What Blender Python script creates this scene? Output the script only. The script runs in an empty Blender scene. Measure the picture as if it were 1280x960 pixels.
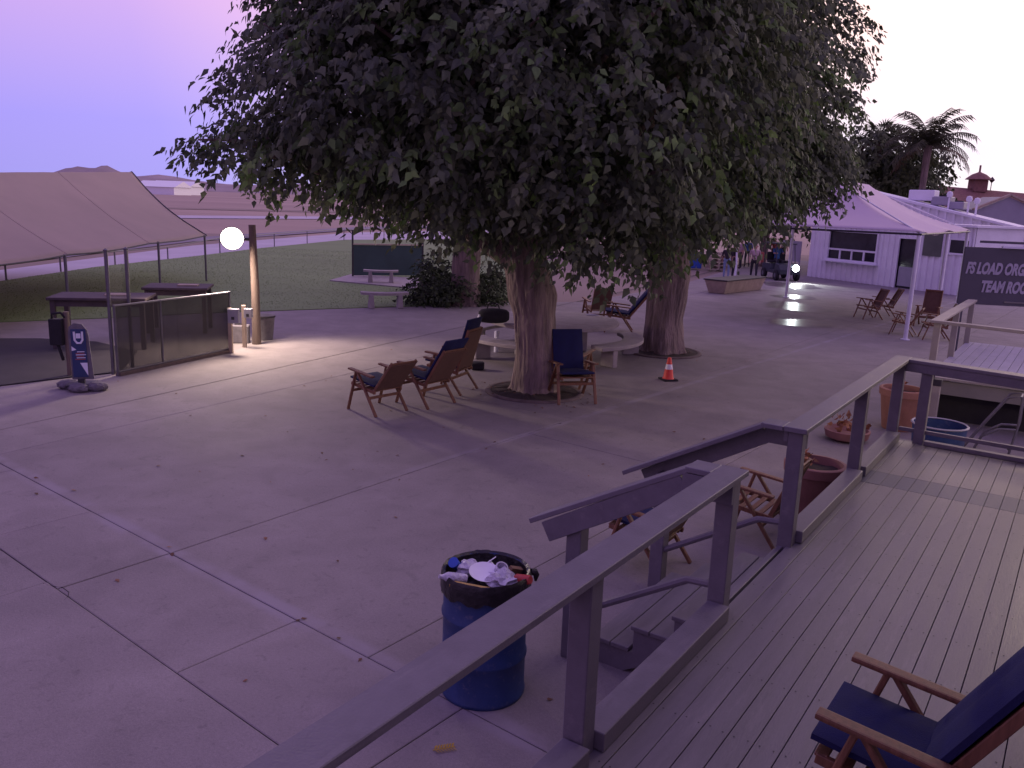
import bpy, bmesh, math, random
import numpy as np
from mathutils import Vector, Matrix, noise
R = math.radians
sc = bpy.context.scene
col = sc.collection
random.seed(7)

# ---------------------------------------------------------------- camera
F, PITCH, ROLL, CAMH = 1050.0, R(12.2), R(2.1), 3.3
fw = Vector((0, math.cos(PITCH), -math.sin(PITCH)))
up0 = Vector((0, math.sin(PITCH), math.cos(PITCH)))
ir = Vector((1, 0, 0)) * math.cos(ROLL) + up0 * math.sin(ROLL)
iu = -Vector((1, 0, 0)) * math.sin(ROLL) + up0 * math.cos(ROLL)
cd = bpy.data.cameras.new('camera')
cam = bpy.data.objects.new('camera', cd); col.objects.link(cam)
cam.matrix_world = Matrix(((ir.x, iu.x, -fw.x, 0), (ir.y, iu.y, -fw.y, 0), (ir.z, iu.z, -fw.z, CAMH), (0, 0, 0, 1)))
cd.sensor_width = 36; cd.lens = F / 1280 * 36; cd.clip_start = .05; cd.clip_end = 30000
sc.camera = cam

# ---------------------------------------------------------------- world, sun, exposure
SUN_AZ, SUN_EL = R(52), R(3)
w = bpy.data.worlds.new('World'); sc.world = w; w.use_nodes = True
nt = w.node_tree; nt.nodes.clear(); N = nt.nodes.new; L = nt.links.new
out = N('ShaderNodeOutputWorld'); bg = N('ShaderNodeBackground'); L(bg.outputs[0], out.inputs[0])
sky = N('ShaderNodeTexSky'); sky.sky_type = 'NISHITA'; sky.sun_disc = False
sky.sun_elevation = SUN_EL; sky.sun_rotation = SUN_AZ; sky.air_density = 1.2; sky.dust_density = 2.0
tc = N('ShaderNodeTexCoord'); sep = N('ShaderNodeSeparateXYZ'); L(tc.outputs['Generated'], sep.inputs[0])
dot = N('ShaderNodeVectorMath'); dot.operation = 'DOT_PRODUCT'; L(tc.outputs['Generated'], dot.inputs[0])
dot.inputs[1].default_value = (math.sin(SUN_AZ), math.cos(SUN_AZ), 0.25)
mr = N('ShaderNodeMapRange'); L(dot.outputs['Value'], mr.inputs[0]); mr.inputs[1].default_value = -1; mr.inputs[2].default_value = 1
rp = N('ShaderNodeValToRGB'); L(mr.outputs[0], rp.inputs[0])
el = rp.color_ramp.elements
el[0].position = 0; el[0].color = (.40, .27, .62, 1)
el[1].position = 1; el[1].color = (1.35, 1.28, 1.36, 1)
for p, c in ((.5, (.50, .42, 1.12, 1)), (.64, (.56, .48, 1.20, 1)), (.78, (.90, .72, 1.18, 1)), (.88, (1.16, 1.06, 1.24, 1))):
    e = el.new(p); e.color = c
# higher up the sky turns pinker before it darkens to the zenith
rz = N('ShaderNodeValToRGB'); L(sep.outputs['Z'], rz.inputs[0]); ez = rz.color_ramp.elements
ez[0].position = 0; ez[0].color = (.95, 1.0, .98, 1); ez[1].position = 1; ez[1].color = (.85, .70, .85, 1)
e = ez.new(.07); e.color = (.95, .95, 1.05, 1); e = ez.new(.19); e.color = (1.46, 1.10, .94, 1); e = ez.new(.45); e.color = (1.12, .92, .95, 1)
mul = N('ShaderNodeMixRGB'); mul.blend_type = 'MULTIPLY'; mul.inputs[0].default_value = 1
L(rp.outputs[0], mul.inputs[1]); L(rz.outputs[0], mul.inputs[2])
nis = N('ShaderNodeMixRGB'); nis.blend_type = 'MULTIPLY'; nis.inputs[0].default_value = 1
L(sky.outputs[0], nis.inputs[1]); nis.inputs[2].default_value = (.10, .085, .14, 1)
mix = N('ShaderNodeMixRGB'); mix.inputs[0].default_value = .8; L(nis.outputs[0], mix.inputs[1]); L(mul.outputs[0], mix.inputs[2])
L(mix.outputs[0], bg.inputs[0]); bg.inputs[1].default_value = 1.0

def link(o, parent=None):
    col.objects.link(o)
    if parent is not None: o.parent = parent
    return o
sl = bpy.data.lights.new('sun', 'SUN'); sl.energy = .3; sl.angle = R(25); sl.color = (1, .86, .95)
so = link(bpy.data.objects.new('sun', sl))
sd = Vector((math.sin(SUN_AZ) * math.cos(R(14)), math.cos(SUN_AZ) * math.cos(R(14)), math.sin(R(14))))
so.rotation_euler = (-sd).to_track_quat('-Z', 'Y').to_euler(); so.location = sd * 60
sc.view_settings.view_transform = 'Standard'; sc.view_settings.look = 'None'
sc.view_settings.exposure = 0.0; sc.view_settings.gamma = 1; sc.view_settings.use_curve_mapping = False
sc.cycles.max_bounces = 8; sc.cycles.diffuse_bounces = 5; sc.cycles.transparent_max_bounces = 12

# ---------------------------------------------------------------- helpers: calibrated points
def ray(px, py): return fw + ir * ((px - 640) / F) + iu * ((480 - py) / F)
def G(px, py, z=0.0):
    d = ray(px, py); return d * ((z - CAMH) / d.z) + Vector((0, 0, CAMH))
def atY(px, py, Y):
    d = ray(px, py); return d * (Y / d.y) + Vector((0, 0, CAMH))
class Frame:
    def __init__(s, deg):
        a = R(deg); s.a = a; s.U = Vector((math.sin(a), math.cos(a), 0)); s.V = Vector((math.cos(a), -math.sin(a), 0))
    def p(s, u, v, z=0): return s.U * u + s.V * v + Vector((0, 0, z))
    def uv(s, P): return P.dot(s.U), P.dot(s.V)
DK = Frame(34.3); CO = Frame(38.3)

# ---------------------------------------------------------------- helpers: materials
MATS = {}
def M(name, c, rough=.7, var=.18, scale=5, bump=.0, bscale=60, metal=0.0, stretch=(1, 1, 1), obj_var=.0, spec=.4, emit=None, c2=None, island=0.0):
    m = bpy.data.materials.new(name); m.use_nodes = True; t = m.node_tree; n = t.nodes.new; l = t.links.new
    b = t.nodes['Principled BSDF']; b.inputs['Roughness'].default_value = rough; b.inputs['Metallic'].default_value = metal
    b.inputs['Specular IOR Level'].default_value = spec
    x = n('ShaderNodeTexCoord'); mp = n('ShaderNodeMapping'); mp.inputs['Scale'].default_value = stretch; l(x.outputs['Object'], mp.inputs[0])
    nz = n('ShaderNodeTexNoise'); nz.inputs['Scale'].default_value = scale; nz.inputs['Detail'].default_value = 7; nz.inputs['Roughness'].default_value = .62
    l(mp.outputs[0], nz.inputs['Vector'])
    r = n('ShaderNodeValToRGB'); r.color_ramp.elements[0].position = .3; r.color_ramp.elements[1].position = .72
    lo = c2 if c2 else tuple(v * (1 - var) for v in c); hi = tuple(min(1, v * (1 + var)) for v in c)
    r.color_ramp.elements[0].color = (*lo, 1); r.color_ramp.elements[1].color = (*hi, 1)
    l(nz.outputs[0], r.inputs[0]); last = r.outputs[0]
    if obj_var or island:
        src = n('ShaderNodeNewGeometry').outputs['Random Per Island'] if island else n('ShaderNodeObjectInfo').outputs['Random']
        a = island or obj_var
        q = n('ShaderNodeMapRange'); l(src, q.inputs[0]); q.inputs[3].default_value = 1 - a; q.inputs[4].default_value = 1 + a
        k = n('ShaderNodeVectorMath'); k.operation = 'SCALE'; l(last, k.inputs[0]); l(q.outputs[0], k.inputs['Scale']); last = k.outputs[0]
    l(last, b.inputs['Base Color'])
    q = n('ShaderNodeMapRange'); l(nz.outputs[0], q.inputs[0]); q.inputs[3].default_value = max(.02, rough - .12); q.inputs[4].default_value = min(1, rough + .12)
    l(q.outputs[0], b.inputs['Roughness'])
    if bump:
        z = n('ShaderNodeTexNoise'); z.inputs['Scale'].default_value = bscale; z.inputs['Detail'].default_value = 5; l(mp.outputs[0], z.inputs['Vector'])
        bp = n('ShaderNodeBump'); bp.inputs['Strength'].default_value = bump; bp.inputs['Distance'].default_value = .02
        l(z.outputs[0], bp.inputs['Height']); l(bp.outputs[0], b.inputs['Normal'])
    if emit:
        b.inputs['Emission Color'].default_value = (*emit[0], 1); b.inputs['Emission Strength'].default_value = emit[1]
    MATS[name] = m; return m

def leafmat(name, c, trans=.3, var=.35):
    m = bpy.data.materials.new(name); m.use_nodes = True; t = m.node_tree; n = t.nodes.new; l = t.links.new
    b = t.nodes['Principled BSDF']; b.inputs['Roughness'].default_value = .72; b.inputs['Specular IOR Level'].default_value = .45
    g = n('ShaderNodeNewGeometry'); r = n('ShaderNodeValToRGB')
    e = r.color_ramp.elements; e[0].position = 0; e[0].color = (*(v * (1 - var) for v in c), 1); e[1].position = 1; e[1].color = (c[0] * (1 + var * 1.6), c[1] * (1 + var * 1.3), c[2] * (1 + var * .4), 1)
    l(g.outputs['Random Per Island'], r.inputs[0])
    x = n('ShaderNodeTexCoord'); nz = n('ShaderNodeTexNoise'); nz.inputs['Scale'].default_value = 1.2; l(x.outputs['Object'], nz.inputs['Vector'])
    k = n('ShaderNodeMapRange'); l(nz.outputs[0], k.inputs[0]); k.inputs[1].default_value = .3; k.inputs[2].default_value = .7; k.inputs[3].default_value = .55; k.inputs[4].default_value = 1.45
    s = n('ShaderNodeVectorMath'); s.operation = 'SCALE'; l(r.outputs[0], s.inputs[0]); l(k.outputs[0], s.inputs['Scale'])
    l(s.outputs[0], b.inputs['Base Color'])
    tr = n('ShaderNodeBsdfTranslucent'); l(s.outputs[0], tr.inputs[0]); mx = n('ShaderNodeMixShader'); mx.inputs[0].default_value = trans
    o = t.nodes['Material Output']; l(b.outputs[0], mx.inputs[1]); l(tr.outputs[0], mx.inputs[2]); l(mx.outputs[0], o.inputs[0])
    MATS[name] = m; return m

def meshmat(name, c, alpha):
    m = bpy.data.materials.new(name); m.use_nodes = True; t = m.node_tree; b = t.nodes['Principled BSDF']
    b.inputs['Base Color'].default_value = (*c, 1); b.inputs['Roughness'].default_value = .8
    x = t.nodes.new('ShaderNodeTexCoord'); nz = t.nodes.new('ShaderNodeTexNoise'); nz.inputs['Scale'].default_value = 2.5; t.links.new(x.outputs['Object'], nz.inputs['Vector'])
    q = t.nodes.new('ShaderNodeMapRange'); t.links.new(nz.outputs[0], q.inputs[0]); q.inputs[3].default_value = alpha - .1; q.inputs[4].default_value = alpha + .1
    t.links.new(q.outputs[0], b.inputs['Alpha']); MATS[name] = m; return m

# ---------------------------------------------------------------- helpers: meshes
class MB:
    def __init__(s): s.v = []; s.f = []
    def add(s, vs, fs):
        o = len(s.v); s.v += [tuple(x) for x in vs]; s.f += [tuple(i + o for i in f) for f in fs]; return s
    def box(s, c, d, rot=None):
        c = Vector(c); x, y, z = d[0] / 2, d[1] / 2, d[2] / 2
        vs = [Vector((a * x, b * y, e * z)) for a in (-1, 1) for b in (-1, 1) for e in (-1, 1)]
        if rot is not None: vs = [rot @ v for v in vs]
        return s.add([v + c for v in vs], [(0, 1, 3, 2), (4, 6, 7, 5), (0, 4, 5, 1), (2, 3, 7, 6), (0, 2, 6, 4), (1, 5, 7, 3)])
    def bar(s, a, b, w, h, upv=(0, 0, 1)):       # box between two points, w across, h along up
        a, b = Vector(a), Vector(b); d = (b - a); ln = d.length; d.normalize(); u = Vector(upv)
        x = d.cross(u)
        if x.length < 1e-4: x = d.cross(Vector((0, 1, 0)))
        x.normalize(); u = x.cross(d)
        return s.box((a + b) / 2, (w, ln, h), Matrix((x, d, u)).transposed())
    def tube(s, pts, rs, n=8, cap=True):
        pts = [Vector(p) for p in pts]
        if not hasattr(rs, '__len__'): rs = [rs] * len(pts)
        rings = []; ref = None
        for i, p in enumerate(pts):
            d = (pts[min(i + 1, len(pts) - 1)] - pts[max(i - 1, 0)]).normalized()
            if ref is None: ref = d.orthogonal().normalized()
            x = (ref - d * ref.dot(d)).normalized(); ref = x; y = d.cross(x)
            rings.append([p + (x * math.cos(2 * math.pi * k / n) + y * math.sin(2 * math.pi * k / n)) * rs[i] for k in range(n)])
        vs = [v for r in rings for v in r]; fs = []
        for i in range(len(pts) - 1):
            for k in range(n): fs.append((i * n + k, i * n + (k + 1) % n, (i + 1) * n + (k + 1) % n, (i + 1) * n + k))
        if cap: fs.append(tuple(reversed(range(n)))); fs.append(tuple(range((len(pts) - 1) * n, len(pts) * n)))
        return s.add(vs, fs)
    def lathe(s, prof, n=24, c=(0, 0, 0), cap=True):
        c = Vector(c); vs = []; fs = []
        for r, z in prof: vs += [c + Vector((r * math.cos(2 * math.pi * k / n), r * math.sin(2 * math.pi * k / n), z)) for k in range(n)]
        for i in range(len(prof) - 1):
            for k in range(n): fs.append((i * n + k, i * n + (k + 1) % n, (i + 1) * n + (k + 1) % n, (i + 1) * n + k))
        if cap: fs.append(tuple(reversed(range(n)))); fs.append(tuple(range((len(prof) - 1) * n, len(prof) * n)))
        return s.add(vs, fs)
    def prism(s, poly, z0, z1):
        n = len(poly); vs = [(p[0], p[1], z0) for p in poly] + [(p[0], p[1], z1) for p in poly]
        fs = [tuple(reversed(range(n))), tuple(range(n, 2 * n))] + [(i, (i + 1) % n, n + (i + 1) % n, n + i) for i in range(n)]
        return s.add(vs, fs)
    def mesh(s, name, mat, bevel=0, smooth=False, seg=1):
        me = bpy.data.meshes.new(name); me.from_pydata(s.v, [], s.f)
        bm = bmesh.new(); bm.from_mesh(me)
        bmesh.ops.recalc_face_normals(bm, faces=bm.faces)
        if bevel: bmesh.ops.bevel(bm, geom=list(bm.edges), offset=bevel, segments=seg, affect='EDGES', profile=.7, clamp_overlap=True)
        bm.to_mesh(me); bm.free()
        if mat is not None: me.materials.append(MATS[mat] if isinstance(mat, str) else mat)
        if smooth:
            me.polygons.foreach_set('use_smooth', [True] * len(me.polygons))
            me.set_sharp_from_angle(angle=R(38))
        me.update(); return me
    def obj(s, name, mat, parent=None, **k): return link(bpy.data.objects.new(name, s.mesh(name, mat, **k)), parent)
def npmesh(name, v, f3, mat):
    me = bpy.data.meshes.new(name); v = np.asarray(v, np.float32); f3 = np.asarray(f3, np.int32)
    me.vertices.add(len(v)); me.vertices.foreach_set('co', v.ravel())
    me.loops.add(f3.size); me.loops.foreach_set('vertex_index', f3.ravel())
    me.polygons.add(len(f3)); me.polygons.foreach_set('loop_start', np.arange(0, f3.size, f3.shape[1], dtype=np.int32))
    me.update(calc_edges=True); me.validate()
    me.materials.append(MATS[mat] if isinstance(mat, str) else mat); return me
def tag(o, label, cat, group=None):
    o['label'] = label; o['category'] = cat
    if group: o['group'] = group
    return o
def struct(o): o['kind'] = 'structure'; return o
def stuff(o): o['kind'] = 'stuff'; return o
def thing(name, label, cat, loc=(0, 0, 0), rz=0, group=None):
    o = link(bpy.data.objects.new(name, None)); o.location = loc; o.rotation_euler = (0, 0, rz); o.empty_display_size = .2
    return tag(o, label, cat, group)
def copy_tree(o, loc, rz, label=None, parent=None):
    c = link(o.copy(), parent)
    if parent is None:
        c.location = loc; c.rotation_euler = (0, 0, rz)
        if label: c['label'] = label
    for ch in o.children: copy_tree(ch, None, None, None, c)
    return c
def inst(name, me, parent, loc=(0, 0, 0), rot=(0, 0, 0), scale=(1, 1, 1)):
    o = link(bpy.data.objects.new(name, me), parent); o.location = loc; o.rotation_euler = rot; o.scale = scale; return o
def text_mesh(s, size, name, mat, shear=0.0, extrude=.006, align='LEFT'):
    c = bpy.data.curves.new(name, 'FONT'); c.body = s; c.size = size; c.shear = shear; c.extrude = extrude; c.align_x = align; c.offset = .016
    o = bpy.data.objects.new(name, c); col.objects.link(o); bpy.context.view_layer.update()
    me = bpy.data.meshes.new_from_object(o.evaluated_get(bpy.context.evaluated_depsgraph_get())); me.name = name
    bpy.data.objects.remove(o); me.materials.clear(); me.materials.append(MATS[mat]); return me

# ---------------------------------------------------------------- materials
M('dirt', (.25, .19, .15), .95, .25, .02, .3, 3)
M('field', (.34, .25, .20), .95, .3, .012, .2, 1, stretch=(.25, 1, 1))
M('tarmac', (.46, .42, .47), .85, .12, .3, .1, 20)
M('dark_tarmac', (.22, .19, .22), .9, .15, .2, .1, 20)
M('joint_bed', (.045, .037, .035), .95, .3, 8, .2, 60)
M('lawn', (.160, .225, .090), .95, .16, .18, .25, 8, stretch=(.5, 1.5, 1))
M('grass', (.19, .265, .105), .9, .12, .18, island=.18)
M('mat', (.035, .03, .034), .95, .25, 2.5, .3, 90)  # near-black tone of the dark ground patch
M('hill', (.30, .24, .25), 1, .25, .002)
M('white_far', (.8, .8, .82), .7, .05, 1)
M('tan_fabric', (.60, .50, .45), .85, .07, .35, .15, 1.2)
M('galv', (.17, .16, .175), .5, .15, 12, metal=.6)
M('dark_metal', (.05, .045, .05), .5, .2, 10, metal=.3)
M('bark', (.235, .178, .155), .95, .55, 4.5, 1.0, 15, stretch=(1.6, 1.6, .25))
MATS['bark'].node_tree.nodes['Bump'].inputs['Distance'].default_value = .06
M('bark_cut', (.24, .17, .12), .9, .2, 8)
M('soil', (.05, .037, .03), 1, .35, 9, .8, 30)
M('deck_paint', (.168, .152, .162), .42, .14, 2.2, .12, 28, stretch=(6, .6, 4), obj_var=.07, spec=.45)
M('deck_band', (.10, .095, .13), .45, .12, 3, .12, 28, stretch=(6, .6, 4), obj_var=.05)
M('rail_paint', (.162, .146, .164), .5, .12, 2.5, .12, 30, stretch=(3, 3, 3), obj_var=.06)
M('rail_beige', (.34, .31, .26), .55, .12, 2.5, .1, 30)
M('skirt', (.22, .21, .18), .7, .15, 2, .1, 20)
M('deck_two', (.34, .32, .38), .6, .12, 3, .1, 20, obj_var=.06)
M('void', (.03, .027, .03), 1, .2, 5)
M('blue_drum', (.028, .055, .16), .45, .25, 4, .1, 30, metal=.1)
M('black_bag', (.018, .015, .017), .35, .3, 14, .8, 18)
M('black_cloth', (.02, .018, .022), .9, .3, 10, .3, 40)
M('paper', (.78, .78, .82), .7, .05, 6)
M('clear_plastic', (.55, .53, .60), .25, .25, 20, 1.0, 30)
M('yellow_card', (.52, .36, .10), .7, .2, 10)
M('red_can', (.45, .06, .05), .35, .15, 20)
M('blue_plastic', (.03, .09, .42), .4, .1, 10)
M('brown_card', (.26, .16, .09), .8, .2, 10)
M('teak', (.20, .095, .05), .5, .3, 6, .15, 40, stretch=(8, 8, 1), obj_var=.12)
M('sling', (.145, .078, .055), .75, .15, 12, .2, 120, obj_var=.1)
M('navy', (.011, .014, .070), .9, .2, 9, .25, 160)
M('concrete_table', (.33, .29, .28), .85, .18, 4, .25, 40)
M('well_kerb', (.15, .115, .105), .9, .3, 5, .3, 40)
M('terracotta', (.33, .16, .105), .75, .18, 5, .1, 40)
M('pot_pink', (.27, .135, .11), .7, .15, 5, .1, 40)
M('cone_red', (.75, .07, .045), .5, .08, 12)
M('cone_white', (.8, .78, .8), .4, .05, 12)
M('rubber', (.02, .018, .02), .8, .2, 12)
M('white_metal', (.74, .73, .77), .55, .10, .9, .05, 10, obj_var=.05)
M('grey_metal', (.30, .29, .33), .5, .1, 1.5)
M('canopy', (.66, .55, .60), .8, .05, .6, .15, 1.5)
M('window_dark', (.03, .028, .035), .15, .3, 2)
M('green_cloth', (.11, .12, .095), .8, .15, 2)
M('screen_green', (.045, .075, .07), .85, .2, 1.2)
M('roof_brown', (.24, .12, .10), .85, .25, 6, .3, 20)
M('sign_grey', (.095, .09, .10), .6, .12, 1.5)
M('sign_letter', (.42, .40, .44), .6, .08, 3)
M('sign_blue', (.028, .045, .12), .5, .1, 6)
M('sign_white', (.72, .72, .78), .5, .05, 6)
M('sign_red', (.35, .08, .09), .5, .05, 6)
M('sandbag', (.15, .135, .15), .9, .25, 9, .4, 40)
M('wood_pole', (.15, .11, .09), .85, .25, 3, .4, 20, stretch=(4, 4, .5))
M('dark_wood', (.085, .065, .065), .8, .25, 4, .2, 30)
M('pale_wood', (.40, .32, .24), .8, .2, 4, .2, 30)
M('skin', (.42, .24, .18), .6, .06, 8)
M('hair', (.03, .02, .018), .7, .2, 20)
M('denim', (.22, .28, .42), .9, .15, 12)
M('dark_trousers', (.03, .028, .035), .9, .2, 12)
M('shirt_pink', (.42, .29, .30), .9, .1, 10)
M('shirt_black', (.03, .025, .03), .9, .1, 10)
M('shirt_red', (.45, .06, .07), .9, .1, 10)
M('shirt_white', (.65, .62, .66), .9, .1, 10)
M('shirt_blue', (.04, .10, .26), .9, .1, 10)
M('pack_red', (.30, .08, .06), .85, .15, 12)
M('cart_body', (.03, .035, .045), .35, .1, 6)
M('yellow_leaf', (.50, .33, .04), .7, .15, 15)
M('dry_leaf', (.16, .08, .045), .8, .2, 5, island=.6)
M('dry_plant', (.30, .14, .07), .8, .3, 8, island=.4)
M('palm_dead', (.20, .14, .09), .9, .3, 3)
M('lamp_glass', (1, .95, .9), .3, .01, 1, emit=((1.0, .90, .80), 26))
M('head_glass', (1, 1, 1), .3, .01, 1, emit=((.92, 1.0, 1.0), 30))
M('porch_glass', (1, .95, .85), .3, .01, 1, emit=((1.0, .84, .58), 6))
M('clapboard', (.42, .38, .36), .7, .1, 2)
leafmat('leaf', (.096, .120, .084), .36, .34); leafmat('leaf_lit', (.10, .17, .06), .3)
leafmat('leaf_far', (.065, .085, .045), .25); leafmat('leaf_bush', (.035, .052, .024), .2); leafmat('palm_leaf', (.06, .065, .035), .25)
meshmat('wind_screen', (.055, .048, .045), .66); meshmat('chain_link', (.16, .15, .16), .14); meshmat('wet', (.17, .135, .14), .62)
MATS['wet'].node_tree.nodes['Principled BSDF'].inputs['Roughness'].default_value = .28

for nm_, amt in (('tan_fabric', .5), ('canopy', .15)):     # thin cloth lets some light through
    t = MATS[nm_].node_tree; b = t.nodes['Principled BSDF']; tr = t.nodes.new('ShaderNodeBsdfTranslucent'); t.links.new(b.inputs['Base Color'].links[0].from_socket, tr.inputs[0])
    mx = t.nodes.new('ShaderNodeMixShader'); mx.inputs[0].default_value = amt; t.links.new(b.outputs[0], mx.inputs[1]); t.links.new(tr.outputs[0], mx.inputs[2]); t.links.new(mx.outputs[0], t.nodes['Material Output'].inputs[0])
# concrete: stains, speckle, pale lime bands beside the two main joints (object space is the plaza's own frame)
m = M('concrete', (.256, .226, .214), .82, .10, .55, .22, 70, obj_var=.045, spec=.3)
t = m.node_tree; n = t.nodes.new; l = t.links.new; b = t.nodes['Principled BSDF']; prev = b.inputs['Base Color'].links[0].from_socket
x = n('ShaderNodeTexCoord')
def nz_(scale, lo, hi, a, b_, dist=0):
    z = n('ShaderNodeTexNoise'); z.inputs['Scale'].default_value = scale; z.inputs['Detail'].default_value = 6; z.inputs['Distortion'].default_value = dist; l(x.outputs['Object'], z.inputs['Vector'])
    q = n('ShaderNodeMapRange'); l(z.outputs[0], q.inputs[0]); q.inputs[1].default_value = lo; q.inputs[2].default_value = hi; q.inputs[3].default_value = a; q.inputs[4].default_value = b_; return q.outputs[0]
def mulv(a, f):
    k = n('ShaderNodeVectorMath'); k.operation = 'SCALE'; l(a, k.inputs[0]); l(f, k.inputs['Scale']); return k.outputs[0]
prev = mulv(prev, nz_(1.7, .35, .7, .90, 1.09, .6)); prev = mulv(prev, nz_(14, .62, .74, 1.0, .80)); prev = mulv(prev, nz_(150, .3, .75, .84, 1.16)); prev = mulv(prev, nz_(45, .3, .7, .93, 1.07)); prev = mulv(prev, nz_(5, .60, .72, 1.0, .86, 1.5)); prev = mulv(prev, nz_(.35, .35, .65, .93, 1.06))
sp = n('ShaderNodeSeparateXYZ'); l(x.outputs['Object'], sp.inputs[0])
def band(sock, c, wd, nscale):
    a = n('ShaderNodeMath'); a.operation = 'SUBTRACT'; l(sock, a.inputs[0]); a.inputs[1].default_value = c
    a2 = n('ShaderNodeMath'); a2.operation = 'ABSOLUTE'; l(a.outputs[0], a2.inputs[0])
    q = n('ShaderNodeMapRange'); q.interpolation_type = 'SMOOTHSTEP'; l(a2.outputs[0], q.inputs[0]); q.inputs[1].default_value = wd * .35; q.inputs[2].default_value = wd; q.inputs[3].default_value = 1; q.inputs[4].default_value = 0
    z = n('ShaderNodeMath'); z.operation = 'MULTIPLY'; l(q.outputs[0], z.inputs[0]); l(nz_(nscale, .35, .6, .1, 1), z.inputs[1]); return z.outputs[0]
for sock, c, wd in ((sp.outputs['Y'], 3.80, .15), (sp.outputs['X'], -7.15, .09)):
    fac = band(sock, c, wd, 2.2)
    if c < 0:       # the long joint is only limed beyond the first few metres
        q = n('ShaderNodeMapRange'); l(sp.outputs['Y'], q.inputs[0]); q.inputs[1].default_value = 6.0; q.inputs[2].default_value = 8.0
        z = n('ShaderNodeMath'); z.operation = 'MULTIPLY'; l(fac, z.inputs[0]); l(q.outputs[0], z.inputs[1]); fac = z.outputs[0]
    mx = n('ShaderNodeMixRGB'); l(fac, mx.inputs[0]); l(prev, mx.inputs[1]); mx.inputs[2].default_value = (.292, .262, .272, 1); prev = mx.outputs[0]
l(prev, b.inputs['Base Color'])

def worn(name, amt, sc_):
    t = MATS[name].node_tree; b = t.nodes['Principled BSDF']; prev = b.inputs['Base Color'].links[0].from_socket; x = t.nodes.new('ShaderNodeTexCoord'); mp = t.nodes.new('ShaderNodeMapping'); mp.inputs['Scale'].default_value = (7, 1.1, 7); t.links.new(x.outputs['Object'], mp.inputs[0])
    for scale, lo, hi, c in ((sc_, .56, .70, (.30, .27, .27, 1)), (sc_ * 1.7, .60, .72, (.07, .058, .06, 1))):
        z = t.nodes.new('ShaderNodeTexNoise'); z.inputs['Scale'].default_value = scale; z.inputs['Detail'].default_value = 8; z.inputs['Roughness'].default_value = .7; t.links.new(mp.outputs[0], z.inputs['Vector'])
        q = t.nodes.new('ShaderNodeMapRange'); t.links.new(z.outputs[0], q.inputs[0]); q.inputs[1].default_value = lo; q.inputs[2].default_value = hi; q.inputs[4].default_value = amt
        m_ = t.nodes.new('ShaderNodeMixRGB'); t.links.new(q.outputs[0], m_.inputs[0]); t.links.new(prev, m_.inputs[1]); m_.inputs[2].default_value = c; prev = m_.outputs[0]
    t.links.new(prev, b.inputs['Base Color'])
worn('deck_paint', .38, 1.3); worn('rail_paint', .30, 1.6); worn('blue_drum', .25, 2.5); worn('white_metal', .10, .4)

# ---------------------------------------------------------------- ground, lawn, taxiways, hills
def sheet(name, pts, z, mat):
    mb = MB(); mb.add([(p[0], p[1], z) for p in pts], [tuple(range(len(pts)))])
    return struct(mb.obj(name, mat))
g = MB(); g.add([(-14000, -2000, -.12), (14000, -2000, -.12), (14000, 16000, -.12), (-14000, 16000, -.12)], [(0, 1, 2, 3)]); struct(g.obj('ground', 'field'))
sheet('dirt_verge', [(-60, -10), (60, -10), (60, 70), (-60, 70)], -.09, 'dirt')
def strip(name, pix, z, mat): return sheet(name, [G(a, b_) for a, b_ in pix], z, mat)
# pale taxiway and service road beyond the lawn
strip('taxiway', [(-420, 480), (0, 354), (240, 323), (440, 300), (620, 297), (620, 286), (440, 290), (240, 306), (0, 336), (-420, 420)], -.05, 'tarmac')
strip('service_road', [(-420, 402), (0, 330), (240, 301), (440, 287), (620, 281), (620, 278.5), (440, 283.5), (240, 296), (0, 324), (-420, 380)], -.05, 'dark_tarmac')
strip('runway', [(-300, 262), (200, 272), (500, 274), (500, 271), (200, 268.5), (-300, 258)], -.05, 'tarmac')
strip('airfield_apron', [(-300, 252), (150, 259), (520, 268), (520, 265.5), (150, 257.2), (-300, 249)], -.05, 'dirt')
LAWN = [G(-520, 440), G(0, 403), G(130, 398), G(250, 392), G(420, 386), G(520, 383), G(640, 372), G(700, 330), G(600, 299), G(430, 300), G(330, 310), G(240, 321), G(120, 334), G(0, 352), G(-520, 470 - 60)]
lw = MB(); lw.prism([(p.x, p.y) for p in LAWN], -.08, .02); struct(lw.obj('lawn', 'lawn'))
def inside(p, poly):
    c = False
    for i in range(len(poly)):
        a, b_ = poly[i], poly[i - 1]
        if (a[1] > p[1]) != (b_[1] > p[1]) and p[0] < (b_[0] - a[0]) * (p[1] - a[1]) / (b_[1] - a[1]) + a[0]: c = not c
    return c
rng = np.random.default_rng(3)
gv = []; gf = []
lp = [(p.x, p.y) for p in LAWN]
cnt = 0
while cnt < 42000:
    y = 20 + 32 * rng.random() ** 1.7; xx = rng.uniform(-22, 2)
    if not inside((xx, y), lp): continue
    h = rng.uniform(.025, .06); a = rng.uniform(0, 6.28); wd = .004 + y * .0002; i = len(gv)
    gv += [(xx - wd * math.cos(a), y - wd * math.sin(a), .015), (xx + wd * math.cos(a), y + wd * math.sin(a), .015), (xx + rng.normal(0, .03), y + rng.normal(0, .03), h)]; gf.append((i, i + 1, i + 2)); cnt += 1
stuff(tag(link(bpy.data.objects.new('grass', npmesh('grass', gv, gf, 'grass'))), 'short mown grass covering the lawn beyond the plaza', 'grass'))
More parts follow.
